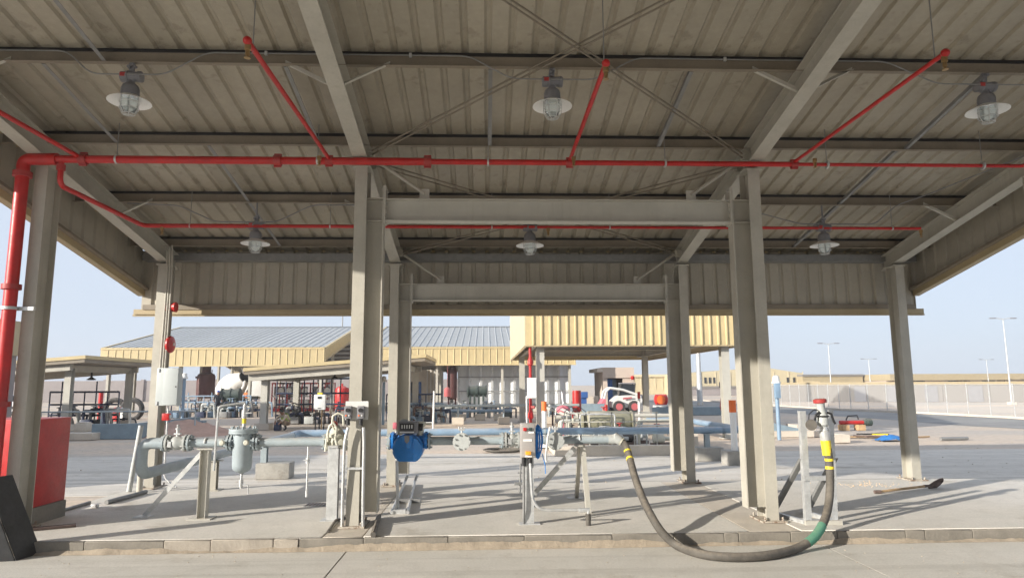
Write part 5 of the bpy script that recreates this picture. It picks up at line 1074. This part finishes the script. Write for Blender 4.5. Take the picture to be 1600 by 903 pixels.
# ------------------------------------------------------------------ middle distance: right
a, b = atY(942, 600, 52), atY(991, 600, 52); zt = atY(960, 575, 52).z
T = thing('gate_kiosk', 'pinkish concrete kiosk with a dark doorway behind the loader', 'kiosk', ((a.x+b.x)/2, 54, 0)); w = b.x-a.x
M().bx(a.x, a.x+.35, 52, 56, 0, zt-.75).build('left_wall', 'render_pink', T); M().bx(b.x-.3, b.x, 52, 56, 0, zt-.75).build('right_wall', 'render_pink', T); M().bx(a.x, b.x, 55.70, 56, 0, zt-.75).build('rear_wall', 'render_pink', T)
M().bx(a.x, b.x, 51.95, 56.05, zt-.75, zt+.05).build('roof_block', 'render_pink', T); M().bx(a.x-.42, a.x, 51.90, 56.10, zt-.3, zt-.02).build('canopy_lip', 'concrete', T)
M().bx(a.x+1.55, b.x-.3, 52.05, 52.20, 0, zt-.75).build('front_panel', 'render_pink', T); M().bx(a.x+.36, a.x+.8, 52.40, 52.50, .1, 2.4).build('door', 'blue', T); M().bx(a.x+.82, a.x+1.3, 53.40, 53.50, .1, 2.4).build('inner_cupboard', 'pipe_blue', T)
M().lathe((a.x+2.25, 51.80, 2.35), Z_, [(.1, 0), (.14, .05), (.14, .25), (.06, .3)], 10).build('red_lamp', 'red', T)
# skid-steer loader
o = atY(973, 620, 49.6); o = V((o.x, 49.6, 0)); T = thing('skid_steer_loader', 'white skid-steer loader with red wheels parked in front of the kiosk', 'loader', o)
def lb(m, nm, mt, par=None, **k): m.v = [v+o for v in m.v]; return m.build(nm, mt, par or T, **k)
for x in (-.42, .68):
    for y in (-.65, .65):
        wl = lb(M().cyl((x, y-.15, .42), (x, y+.15, .42), .42, 20), 'wheel', 'tyre'); lb(M().cyl((x, y-.165, .42), (x, y+.165, .42), .25, 14), 'rim', 'wheel_red'); 
lb(M().prism([(-.95, .35), (1.25, .35), (1.35, .9), (1.2, 1.25), (-.5, 1.2), (-.95, .8)], 'y', -.48, .48), 'body', 'white', bev=.04)
lb(M().prism([(-.35, 1.2), (.75, 1.2), (.85, 2.0), (-.15, 2.05)], 'y', -.42, .42), 'cab', 'glass_dark', bev=.03)
for x0_, x1_ in ((-.35, -.15), (.75, .85)):
    for y in (-.44, .44): lb(M().cyl((x0_, y, 1.2), (x1_, y, 2.05), .045, 8), 'cab_pillar', 'black')
lb(M().rbox((.33, 0, 2.07), (1.1, .95, .08), .03), 'cab_roof', 'lamp_grey')
for y in (-.56, .56):
    lb(M().tube([(1.2, y, 1.1), (.9, y, 1.28), (-.1, y, 1.62), (-1.0, y, 1.75), (-1.3, y, 1.5), (-1.5, y, .75)], .085, 8), 'lift_arm', 'white'); lb(M().prism([(-.1, .92), (.55, 1.02), (.55, 1.1), (-.1, 1.05)], 'y', y-.09, y-.05 if y < 0 else y+.09), 'red_stripe', 'wheel_red')
lb(M().prism([(-1.45, .1), (-1.35, .95), (-1.5, 1.0), (-1.95, .25), (-1.95, .1)], 'y', -.8, .8), 'bucket', 'pink_tarp')
lb(M().rbox((1.3, 0, .9), (.25, .8, .7), .06), 'rear_grille', 'lamp_grey')
# bund walls behind, red drum, blue bin, crates, marker posts
def wallbox(px0, px1, y0_, y1_, Y, mt, name, label, cat, dep=.3): a, b = atY(px0, y0_, Y), atY(px1, y1_, Y); return solo(M().bx(a.x, b.x, Y, Y+dep, 0, a.z), name, mt, label, cat, bev=.02)
wallbox(858, 946, 631, 646, 47, 'bund_blue', 'bund_wall', 'blue-grey containment wall left of the loader', 'wall'); wallbox(1020, 1132, 636, 646, 44, 'bund_blue', 'bund_wall', 'blue-grey containment wall right of the loader', 'wall')
wallbox(912, 936, 619, 640, 52, 'concrete', 'concrete_box', 'pale concrete box left of the kiosk', 'box', 1.2)
q = atY(901, 610, 41); m = M().lathe((q.x, 41, 0), Z_, [(.26, 0), (.27, .1), (.26, q.z-.1), (.25, q.z)], 16); solo(m, 'red_pipe_post', 'red', 'thick red post beside the tall pale steel tank', 'post')
q = atY(912, 616, 50); m = M(); m.rbox((q.x, 50, 1.25), (.55, .5, .45), .04); m.bx(q.x-.2, q.x+.2, 49.9, 50.1, 0, 1.03); solo(m, 'blue_bin', 'blue', 'small blue bin on a pedestal left of the kiosk', 'bin')
def marker(px, yt, Y, label, r=.06, zb=0, top='orange', ht=.3):
    t = atY(px, yt, Y); T = thing('marker_post', label, 'marker post', (t.x, Y, zb), 'white marker posts with coloured tops'); M().cyl((t.x, Y, zb), (t.x, Y, t.z-ht), r, 12).build('post', 'white_clean', T); M().cyl((t.x, Y, t.z-ht), (t.x, Y, t.z), r*1.12, 12).build('top', top, T)
marker(850, 627, 22, 'white marker post with orange top right of the red standpipe', .075); marker(1144, 625, 17.2, 'white marker post with orange top set in concrete left of the front third column', .08, .35); marker(998, 612, 36, 'thin white marker post with red top in front of the loader', .07, 0, 'red', .35); marker(947, 632, 33, 'short white marker post with red top left of the loader', .07, 0, 'red', .3)
q = atY(1153, 715, 17.2); m = M(); m.rbox((q.x, 17.3, .17), (.62, .5, .35), .02); solo(m, 'concrete_block', 'block_grey', 'concrete block under the orange-topped marker post', 'block')
q = atY(1033, 625, 47); T = thing('generator', 'small red and orange tank trailer right of the inner rear column', 'tank', (q.x, 47, 0))
M().lathe((q.x-.45, 47, .95), X_, [(.2, 0), (.36, .08), (.36, .8), (.2, .9)], 16).build('tank', 'red', T); M().lathe((q.x-.1, 46.62, .95), (0, -1, 0), [(.3, 0), (.3, .02)], 14).build('end_plate', 'orange', T); M().bx(q.x-.5, q.x+.5, 46.6, 47.4, .2, .55).build('chassis', 'white', T)
for s in (-.35, .35): M().cyl((q.x+s, 46.5, .25), (q.x+s, 46.65, .25), .25, 12).build('wheel', 'tyre', T)
q = atZ(1133, 665, 0); T = thing('dispenser_post', 'slim grey post with a dark head left of the front third column', 'post', (q.x, q.y, 0)); M().cyl((q.x, q.y, 0), (q.x, q.y, 1.9), .05, 8).build('post', 'galv', T); M().rbox((q.x-.05, q.y, 1.95), (.25, .25, .3), .05).build('head', 'navy', T); M().tube([(q.x-.1, q.y-.1, 1.8), (q.x-.25, q.y-.15, .9), (q.x-.05, q.y-.1, .3), (q.x+.1, q.y-.1, .8)], .025, 6).build('hose', 'red_dull', T)
# pump skid on a concrete plinth
T = thing('plinth_wall', 'long warm concrete plinth under the pump skid behind the hose', 'plinth', atZ(960, 713, 0)); a, b = atZ(868, 713, 0), atZ(1062, 713, 0)
M().bx(a.x, b.x, a.y, a.y+.3, 0, .28).build('front_edge', 'concrete_warm', T); M().bx(a.x, b.x, a.y+.3, a.y+5, 0, .2).build('deck', 'concrete_warm', T)
x0, x1, yk, z0 = a.x+.1, b.x-.1, a.y+.5, .2
q = atY(951, 660, 21.2); T = thing('oil_separator', 'olive separator vessel with a white sheet on its front behind the hose', 'vessel', (q.x, 21.5, z0))
M().lathe((q.x-.72, 21.6, q.z), X_, [(.2, 0), (.3, .1), (.34, .14), (.34, 1.4), (.3, 1.45), (.2, 1.6)], 20).build('vessel', 'olive', T); M().rbox((q.x+.02, 21.6, q.z), (1.2, .5, .52), .04).build('casing', 'olive', T)
M().box((q.x-.1, 21.335, q.z+.06), (.46, .012, .24)).build('white_sheet', 'white_clean', T)
for dx in (-.5, .5): M().bx(q.x+dx-.1, q.x+dx+.1, 21.4, 21.8, z0, q.z-.25).build('saddle', 'olive', T)
for dx in (-.78, .78): M().flange((q.x+dx, 21.6, q.z), X_, .34, .05, 18, 10, .02, .02).build('flange', 'olive', T)
random.seed(21)
PS = thing('pump_skid', 'tangle of pale pumps, valves and piping on the warm plinth', 'pump skid', ((x0+x1)/2, 21, z0))
for k in range(26):                                         # many short connected runs, each valve and pump a part
    x = random.uniform(x0+.1, x1-.3); y = random.uniform(yk, yk+2.6); L = random.uniform(.3, 1.1); h = random.uniform(.35, .95); r = random.choice((.025, .035, .045)); mt = random.choice(('valve_pale', 'galv', 'pipe_grey', 'valve_pale', 'cast_grey'))
    M().tube(bend([(x, y, z0), (x, y, z0+h), (x+L, y, z0+h), (x+L, y+random.choice((0, .3)), z0+random.uniform(.05, h+.2))], .08), r, 8).build('pipe_run', mt, PS)
    if k % 2 == 0: M().flange((x+L*.5, y, z0+h), X_, r*2.2, .05, 12, 6, .01, .02).build('flange', 'valve_pale', PS); M().lathe((x+L*.5, y, z0+h), Z_, [(.03, 0), (.03, .15), (.09, .16), (.09, .18), (.02, .19)], 10).build('hand_wheel', random.choice(('galv', 'red_dull', 'rust', 'black')), PS)
for k in range(7):
    x = x0+.4+k*(x1-x0-.8)/6; y = yk+.2+.5*(k % 3); M().lathe((x, y, z0+.22), X_, [(.08, 0), (.15, .04), (.15, .3), (.1, .34), (.06, .36), (.06, .5)], 12).build('pump', random.choice(('cast_grey', 'valve_pale', 'blue', 'black')), PS); M().bx(x-.05, x+.5, y-.12, y+.12, z0, z0+.09).build('pump_base', 'rust', PS)
for k in range(5): x = x0+.3+k*(x1-x0-.6)/4; M().bx(x-.018, x+.018, yk+.05, yk+.09, z0, z0+1.0).build('frame_post', 'steel_pale', PS)
for z in (.72, .98): M().bx(x0+.25, x1-.25, yk+.05, yk+.1, z0+z-.014, z0+z+.014).build('frame_rail', 'steel_pale', PS)
for px0, px1, py in ((868, 930, 652), (985, 1062, 649), (1010, 1062, 655)): a, b = atY(px0, py, 22.5), atY(px1, py, 22.5); M().cyl(a, V((b.x, 22.5, a.z)), .06, 10).build('header_pipe', 'pipe_blue' if py > 653 else 'steel_pale', PS)
for px in (880, 893, 905): a = atY(px, 665, 20.6); M().tube([(a.x-.3, 20.6, .6), (a.x-.2, 20.6, 1.2), (a.x, 20.6, 1.35), (a.x+.2, 20.6, 1.2), (a.x+.3, 20.6, .5)], .014, 6).build('looped_cable', 'black', PS)
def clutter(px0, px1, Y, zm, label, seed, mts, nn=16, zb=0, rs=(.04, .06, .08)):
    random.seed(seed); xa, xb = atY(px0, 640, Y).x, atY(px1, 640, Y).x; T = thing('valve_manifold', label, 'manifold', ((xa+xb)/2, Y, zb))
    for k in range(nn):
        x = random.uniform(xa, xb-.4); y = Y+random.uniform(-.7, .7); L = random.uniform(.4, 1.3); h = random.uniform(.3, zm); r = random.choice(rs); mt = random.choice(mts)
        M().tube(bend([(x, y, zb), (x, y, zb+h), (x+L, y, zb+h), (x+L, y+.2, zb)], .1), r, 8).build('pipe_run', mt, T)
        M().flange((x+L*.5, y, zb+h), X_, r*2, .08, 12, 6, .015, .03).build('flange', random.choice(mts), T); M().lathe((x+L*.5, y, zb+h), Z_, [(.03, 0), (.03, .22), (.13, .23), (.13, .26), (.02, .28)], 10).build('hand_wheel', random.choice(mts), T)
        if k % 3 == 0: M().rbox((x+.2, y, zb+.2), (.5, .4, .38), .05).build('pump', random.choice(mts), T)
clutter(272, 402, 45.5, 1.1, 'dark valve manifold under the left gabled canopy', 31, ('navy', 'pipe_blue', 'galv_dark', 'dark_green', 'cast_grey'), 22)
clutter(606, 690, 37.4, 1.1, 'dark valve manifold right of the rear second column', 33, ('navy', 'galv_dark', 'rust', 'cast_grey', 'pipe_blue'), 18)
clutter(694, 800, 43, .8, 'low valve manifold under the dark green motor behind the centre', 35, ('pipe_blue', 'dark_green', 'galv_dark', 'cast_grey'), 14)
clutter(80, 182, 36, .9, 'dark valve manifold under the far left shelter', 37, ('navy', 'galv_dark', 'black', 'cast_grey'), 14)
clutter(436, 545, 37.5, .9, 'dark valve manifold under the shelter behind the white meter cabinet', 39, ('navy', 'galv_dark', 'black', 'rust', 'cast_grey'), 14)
# leaning pipes and pink cover between the middle canopy posts
a, b = atY(858, 633, 26), atY(915, 652, 23.5); T = thing('sloping_pipes', 'pair of pale pipes sloping down right of the marker post', 'pipe', (a.x, 25, 0)); M().cyl(a, b, .05, 8).build('pipe', 'galv', T); M().cyl(a+V((-.1, .2, -.1)), b+V((-.1, .2, -.12)), .05, 8).build('pipe', 'steel_pale', T)
for t in (.1, .9): p = a+(b-a)*t; M().cyl((p.x, p.y, 0), p, .035, 8).build('trestle', 'rust', T)
q = atY(880, 640, 25.2); m = M().sphere((q.x, 25.2, q.z), .22, 10, 7, (1.2, .6, .75)); m.cyl((q.x, 25.2, 0), (q.x, 25.2, q.z), .03, 6); solo(m, 'covered_gauge', 'pink_tarp', 'gauge wrapped in a pink cover beside the sloping pipes', 'gauge')
a = atZ(875, 648, 0); T = thing('step_ladder', 'small grey step ladder in front of the tall pale steel tank', 'ladder', (a.x, a.y, 0))
for s in (-.3, .3):
    M().tube([(a.x+s, a.y, 0), (a.x+s*.6, a.y+.4, 1.5)], .035, 6).build('stile', 'galv', T); M().tube([(a.x+s, a.y+.9, 0), (a.x+s*.6, a.y+.42, 1.5)], .03, 6).build('stile', 'galv', T)
for k in range(4): M().box((a.x, a.y+.09+.09*k, .35+.32*k), (.5, .12, .03)).build('tread', 'galv', T)
# block with duct openings near the long pipe end
a = atZ(1062, 700, 0); T = thing('precast_duct', 'small precast duct block right of the inner rear column', 'block', (a.x+.3, a.y, 0)); M().prism([(a.x, 0), (a.x+.12, 0), (a.x+.16, .35), (a.x+.44, .35), (a.x+.48, 0), (a.x+.6, 0), (a.x+.6, .5), (a.x, .5)], 'y', a.y, a.y+1.2).build('block', 'concrete_warm', T)
# ------------------------------------------------------------------ scrap and slabs right of the hose rack
a = atZ(1205, 683, 0); b = atZ(1292, 683, 0); T = thing('culvert_slabs', 'stack of pale bluish culvert slabs behind the hose rack', 'slab', (a.x+1, a.y+.5, 0))
M().bx(a.x, b.x, a.y, a.y+1.5, 0, .22).build('slab', 'concrete', T); M().prism([(a.x+.1, .22), (a.x+1.6, .22), (a.x+.3, .5), (a.x+.1, .5)], 'y', a.y+.3, a.y+1.4).build('wedge', 'bund_blue', T); M().bx(a.x+1.2, b.x-.1, a.y+.4, a.y+1.4, .224, .42).build('slab', 'concrete', T)
a = atZ(1304, 692, 0); b = atZ(1331, 692, 0); solo(M().bx(a.x, b.x, a.y, a.y+.6, 0, .3), 'concrete_block', 'concrete', 'pale concrete block right of the hose coupling', 'block', bev=.02)
a, b = atZ(1313, 672, 0), atZ(1354, 672, 0); T = thing('red_pipe_spool', 'red pipe spool lying on blocks right of the hose coupling', 'pipe', ((a.x+b.x)/2, a.y, 0)); M().cyl((a.x, a.y, .33), (b.x, a.y, .33), .085, 12).build('pipe', 'red', T)
for t in (.15, .8): x = a.x+(b.x-a.x)*t; M().bx(x-.15, x+.15, a.y-.2, a.y+.2, 0, .235).build('bearer', 'timber', T)
M().lathe((b.x-.05, a.y, .33), X_, [(.1, 0), (.13, .05), (.13, .12), (.16, .14), (.16, .34), (.1, .38)], 14).build('valve_end', 'dark_green', T); M().tube([(b.x-.8, a.y, .43), (b.x-.7, a.y, .6), (b.x-.3, a.y, .62), (b.x-.25, a.y, .45)], .03, 6).build('lever', 'black', T)
random.seed(5); q = atZ(1352, 684, 0)
for dx, dy, l, an, z, w, mt, lab in ((-.7, .1, 1.7, .04, .03, .16, 'timber', 'wide pale plank at the bottom of the scrap heap'), (-.5, -.1, 1.5, -.12, .08, .06, 'rust', 'rusty flat bar slanting across the scrap heap'), (-.2, .2, 1.3, .1, .12, .05, 'black', 'black bar on top of the scrap heap'), (.1, .3, .9, -.05, .11, .1, 'yellow', 'short yellow bar behind the scrap heap'), (-.9, .35, 1.2, -.2, .05, .08, 'galv_dark', 'dull grey bar at the left of the scrap heap'), (-.1, -.2, 1.1, .22, .05, .1, 'rust', 'rusty plank at the front of the scrap heap')):
    m = M(); m.box((q.x+dx+l/2*cos(an), q.y+dy+l/2*sin(an), z), (l, w, .045), rz=an, ry=.02); solo(m, 'scrap_bar', mt, lab, 'scrap', 'scrap bars heaped right of the red pipe spool')
q = atZ(1392, 688, 0); m = M(); n = 10; vs = []
for j in range(n+1):
    for i in range(n+1): u, v = i/n*2-1, j/n*2-1; vs.append((q.x+u*.5, q.y+v*.35, .17*max(0, 1-u*u-v*v*.8)+random.uniform(0, .05)))
m.add(vs, [(j*(n+1)+i, j*(n+1)+i+1, (j+1)*(n+1)+i+1, (j+1)*(n+1)+i) for i in range(n) for j in range(n)]); solo(m, 'crumpled_tarp', 'tarp_blue', 'crumpled blue tarp at the end of the scrap heap', 'tarp')
a, b = atZ(1470, 688, 0), atZ(1512, 687, 0); m = M().cyl(a+V((0, 0, .06)), b+V((0, 0, .06)), .06, 8); solo(m, 'loose_bar', 'galv_dark', 'dark bar lying on the sand right of the rear right column', 'bar')
a, b = atZ(1434, 684, 0), atZ(1452, 683, 0); m = M().cyl(a+V((0, 0, .03)), b+V((0, 0, .03)), .03, 8); solo(m, 'loose_bar', 'timber', 'short stick on the sand touching the rear right column', 'bar')
random.seed(9); m = M()
for k in range(420):                                        # small stones scattered over the ground
    px, py = random.uniform(20, 1590), random.choice((random.uniform(664, 755), random.uniform(664, 755), random.uniform(852, 900))); q = atZ(px, py, 0); r = random.uniform(.006, .02)*(1 if py < 800 else .45); m.sphere((q.x, q.y, r*.3), r, 5, 4, (1, random.uniform(.6, 1), .7))
o_ = m.build('scattered_stones', 'rock'); o_['kind'] = 'stuff'
# ------------------------------------------------------------------ people
def person(label, loc, rz, joints, mats, hat=None, vest=None, extra=()):
    """joints: name -> (x, y, z, radius); one skinned body surface, coloured by the nearest bone"""
    E = [('hip', 'waist'), ('waist', 'chest'), ('chest', 'neck'), ('neck', 'head'), ('head', 'crown')]
    for s in 'lr': E += [('hip', s+'thigh'), (s+'thigh', s+'knee'), (s+'knee', s+'ankle'), (s+'ankle', s+'toe'), ('chest', s+'shoulder'), (s+'shoulder', s+'elbow'), (s+'elbow', s+'wrist'), (s+'wrist', s+'hand')]
    names = list(joints); idx = {n: i for i, n in enumerate(names)}
    me = bpy.data.meshes.new('person'); me.from_pydata([joints[n][:3] for n in names], [(idx[a], idx[b]) for a, b in E], [])
    ob = bpy.data.objects.new('person', me); COL.objects.link(ob); sk = ob.modifiers.new('skin', 'SKIN'); sk.use_smooth_shade = True
    for n in names: v = me.skin_vertices[0].data[idx[n]]; v.radius = (joints[n][3],)*2; v.use_root = n == 'hip'
    sb = ob.modifiers.new('sub', 'SUBSURF'); sb.levels = sb.render_levels = 1
    dg = bpy.context.evaluated_depsgraph_get(); dg.update(); nm = bpy.data.meshes.new_from_object(ob.evaluated_get(dg)); bpy.data.objects.remove(ob)
    for k in ('skin', mats[0], mats[1], 'black'): nm.materials.append(MT[k])
    reg = {'head': 0, 'crown': 0, 'neck': 0, 'lhand': 0, 'rhand': 0, 'lwrist': 0, 'rwrist': 0, 'ltoe': 3, 'rtoe': 3, 'lankle': 3, 'rankle': 3, 'hip': 2, 'lthigh': 2, 'rthigh': 2, 'lknee': 2, 'rknee': 2}
    for p in nm.polygons:
        best = min(names, key=lambda n: (V(joints[n][:3])-p.center).length-joints[n][3]*.5); p.material_index = reg.get(best, 1); p.use_smooth = True
    o = bpy.data.objects.new('person', nm); COL.objects.link(o); o.location = V(loc); o.rotation_euler = (0, 0, rz); tag(o, label, 'person'); o['_o'] = (0, 0, 0)
    h = V(joints['head'][:3]); r = joints['head'][3]
    if hat: M().lathe(h+V((0, 0, r*.35)), Z_, [(r*1.45, 0), (r*1.2, .01), (r*1.15, r*.5), (r*.7, r*.95), (r*.1, r*1.1)], 14).build('hard_hat', hat, o)
    else: M().sphere(h+V((0, .012, r*.45)), r*1.1, 10, 6, (1, 1, .75)).build('hair', 'hair', o)
    m = M().sphere(h+V((0, -r*1.05, -.0)), r*.2, 6, 5, (.7, 1, 1.1)); m.build('nose', 'skin', o)
    if vest:
        c, w = V(joints['chest'][:3]), V(joints['waist'][:3]); rr = joints['chest'][3]; d = (c-w).normalized()
        m = M().lathe(w-d*.06, d, [(rr*1.08, 0), (rr*1.15, .12), (rr*1.22, (c-w).length*.8), (rr*1.12, (c-w).length+.08)], 14, cap=False); m.build('vest', vest, o)
    for e in extra: e(o)
    return o
def stand(lean=0, arm=0, stride=.1, armf=.0):
    return {'hip': (0, 0, .93, .145), 'waist': (0, -lean*.25, 1.12, .135), 'chest': (0, -lean*.6, 1.36, .15), 'neck': (0, -lean*.85, 1.5, .06), 'head': (0, -lean*1.0-.02, 1.62, .088), 'crown': (0, -lean-.01, 1.72, .075),
            'lthigh': (.1, 0, .85, .095), 'lknee': (.11, -stride*.6, .49, .065), 'lankle': (.11, -stride, .09, .045), 'ltoe': (.12, -stride-.15, .04, .04), 'rthigh': (-.1, 0, .85, .095), 'rknee': (-.11, stride*.3, .49, .065), 'rankle': (-.11, stride, .09, .045), 'rtoe': (-.12, stride-.15, .04, .04),
            'lshoulder': (.19, -lean*.65, 1.42, .07), 'lelbow': (.25, -lean*.6-armf*.3, 1.15, .05), 'lwrist': (.22, -lean*.6-armf-.08, .95+armf*.5, .037), 'lhand': (.21, -lean*.6-armf-.13, .87+armf*.6, .04), 'rshoulder': (-.19, -lean*.65, 1.42, .07), 'relbow': (-.25, -lean*.6-armf*.3, 1.15, .05), 'rwrist': (-.22, -lean*.6-armf-.08, .95+armf*.5, .037), 'rhand': (-.21, -lean*.6-armf-.13, .87+armf*.6, .04)}
def crouch():
    return {'hip': (0, .12, .30, .15), 'waist': (0, .04, .47, .14), 'chest': (0, -.12, .66, .15), 'neck': (0, -.22, .76, .06), 'head': (0, -.31, .82, .09), 'crown': (0, -.36, .9, .078),
            'lthigh': (.13, .05, .30, .1), 'lknee': (.2, -.32, .46, .07), 'lankle': (.17, -.14, .08, .046), 'ltoe': (.18, -.3, .04, .042), 'rthigh': (-.13, .05, .30, .1), 'rknee': (-.2, -.32, .46, .07), 'rankle': (-.17, -.14, .08, .046), 'rtoe': (-.18, -.3, .04, .042),
            'lshoulder': (.19, -.16, .68, .07), 'lelbow': (.25, -.38, .50, .05), 'lwrist': (.14, -.52, .34, .037), 'lhand': (.1, -.56, .28, .04), 'rshoulder': (-.19, -.16, .68, .07), 'relbow': (-.25, -.38, .50, .05), 'rwrist': (-.14, -.52, .34, .037), 'rhand': (-.1, -.56, .28, .04)}
q = atZ(446, 672, 0); person('crouching worker in beige clothes and lime vest near the shelter column', q, -.5, crouch(), ('cloth_beige', 'cloth_brown'), None, 'cloth_lime')
w_ = atZ(437, 672, 0); m = M(); m.rbox((w_.x-.05, w_.y-.15, .19), (.3, .3, .38), .05); solo(m, 'canister', 'navy', 'dark blue canister in front of the crouching worker', 'canister')
q = atZ(339, 652, 0); person('worker with blue hard hat in dark trousers left of the white mixer drum', q, .4, stand(.25, 0, .1, .2), ('cloth_dark', 'cloth_dark'), 'helmet_blue')
q = atZ(366, 651, 0); person('worker with blue hard hat in dark overalls right under the mixer chute', q, -.6, stand(.1, 0, .16, .25), ('cloth_dark', 'cloth_dark'), 'helmet_blue')
q = atZ(449, 634, 0); person('worker in a pale shirt walking before the red pump sets', q, 1.3, stand(.05, 0, .25, .1), ('cloth_beige', 'cloth_dark'), 'helmet_white')
q = atZ(434, 632, 0); person('worker in an orange vest left of the red pump sets', q, 2.6, stand(.1, 0, .1, .1), ('cloth_orange', 'cloth_dark'), None, 'cloth_orange')
q = atZ(385, 640, 0); person('worker in an orange vest right of the mixer truck', q, 0, stand(.1, 0, .1, .15), ('cloth_orange', 'cloth_dark'), 'helmet_white', 'cloth_orange')
q = atZ(311, 640, 0); person('worker in an orange vest left of the maroon filter vessel', q, .8, stand(.1, 0, .1, .15), ('cloth_orange', 'cloth_dark'), None, 'cloth_orange')
# ------------------------------------------------------------------ dusty air
hm = bpy.data.materials.new('haze_air'); hm.use_nodes = True; hn = hm.node_tree.nodes; hn.remove(hn['Principled BSDF'])
pv = hn.new('ShaderNodeVolumePrincipled'); pv.inputs['Color'].default_value = (.93, .94, .97, 1); pv.inputs['Density'].default_value = .0011; pv.inputs['Anisotropy'].default_value = .2
hm.node_tree.links.new(pv.outputs[0], hn['Material Output'].inputs['Volume']); MT['haze_air'] = hm
hz_ = M().bx(-130, 130, -25, 175, -1.1, 11.5).build('haze', 'haze_air', smooth=False); hz_['kind'] = 'stuff'
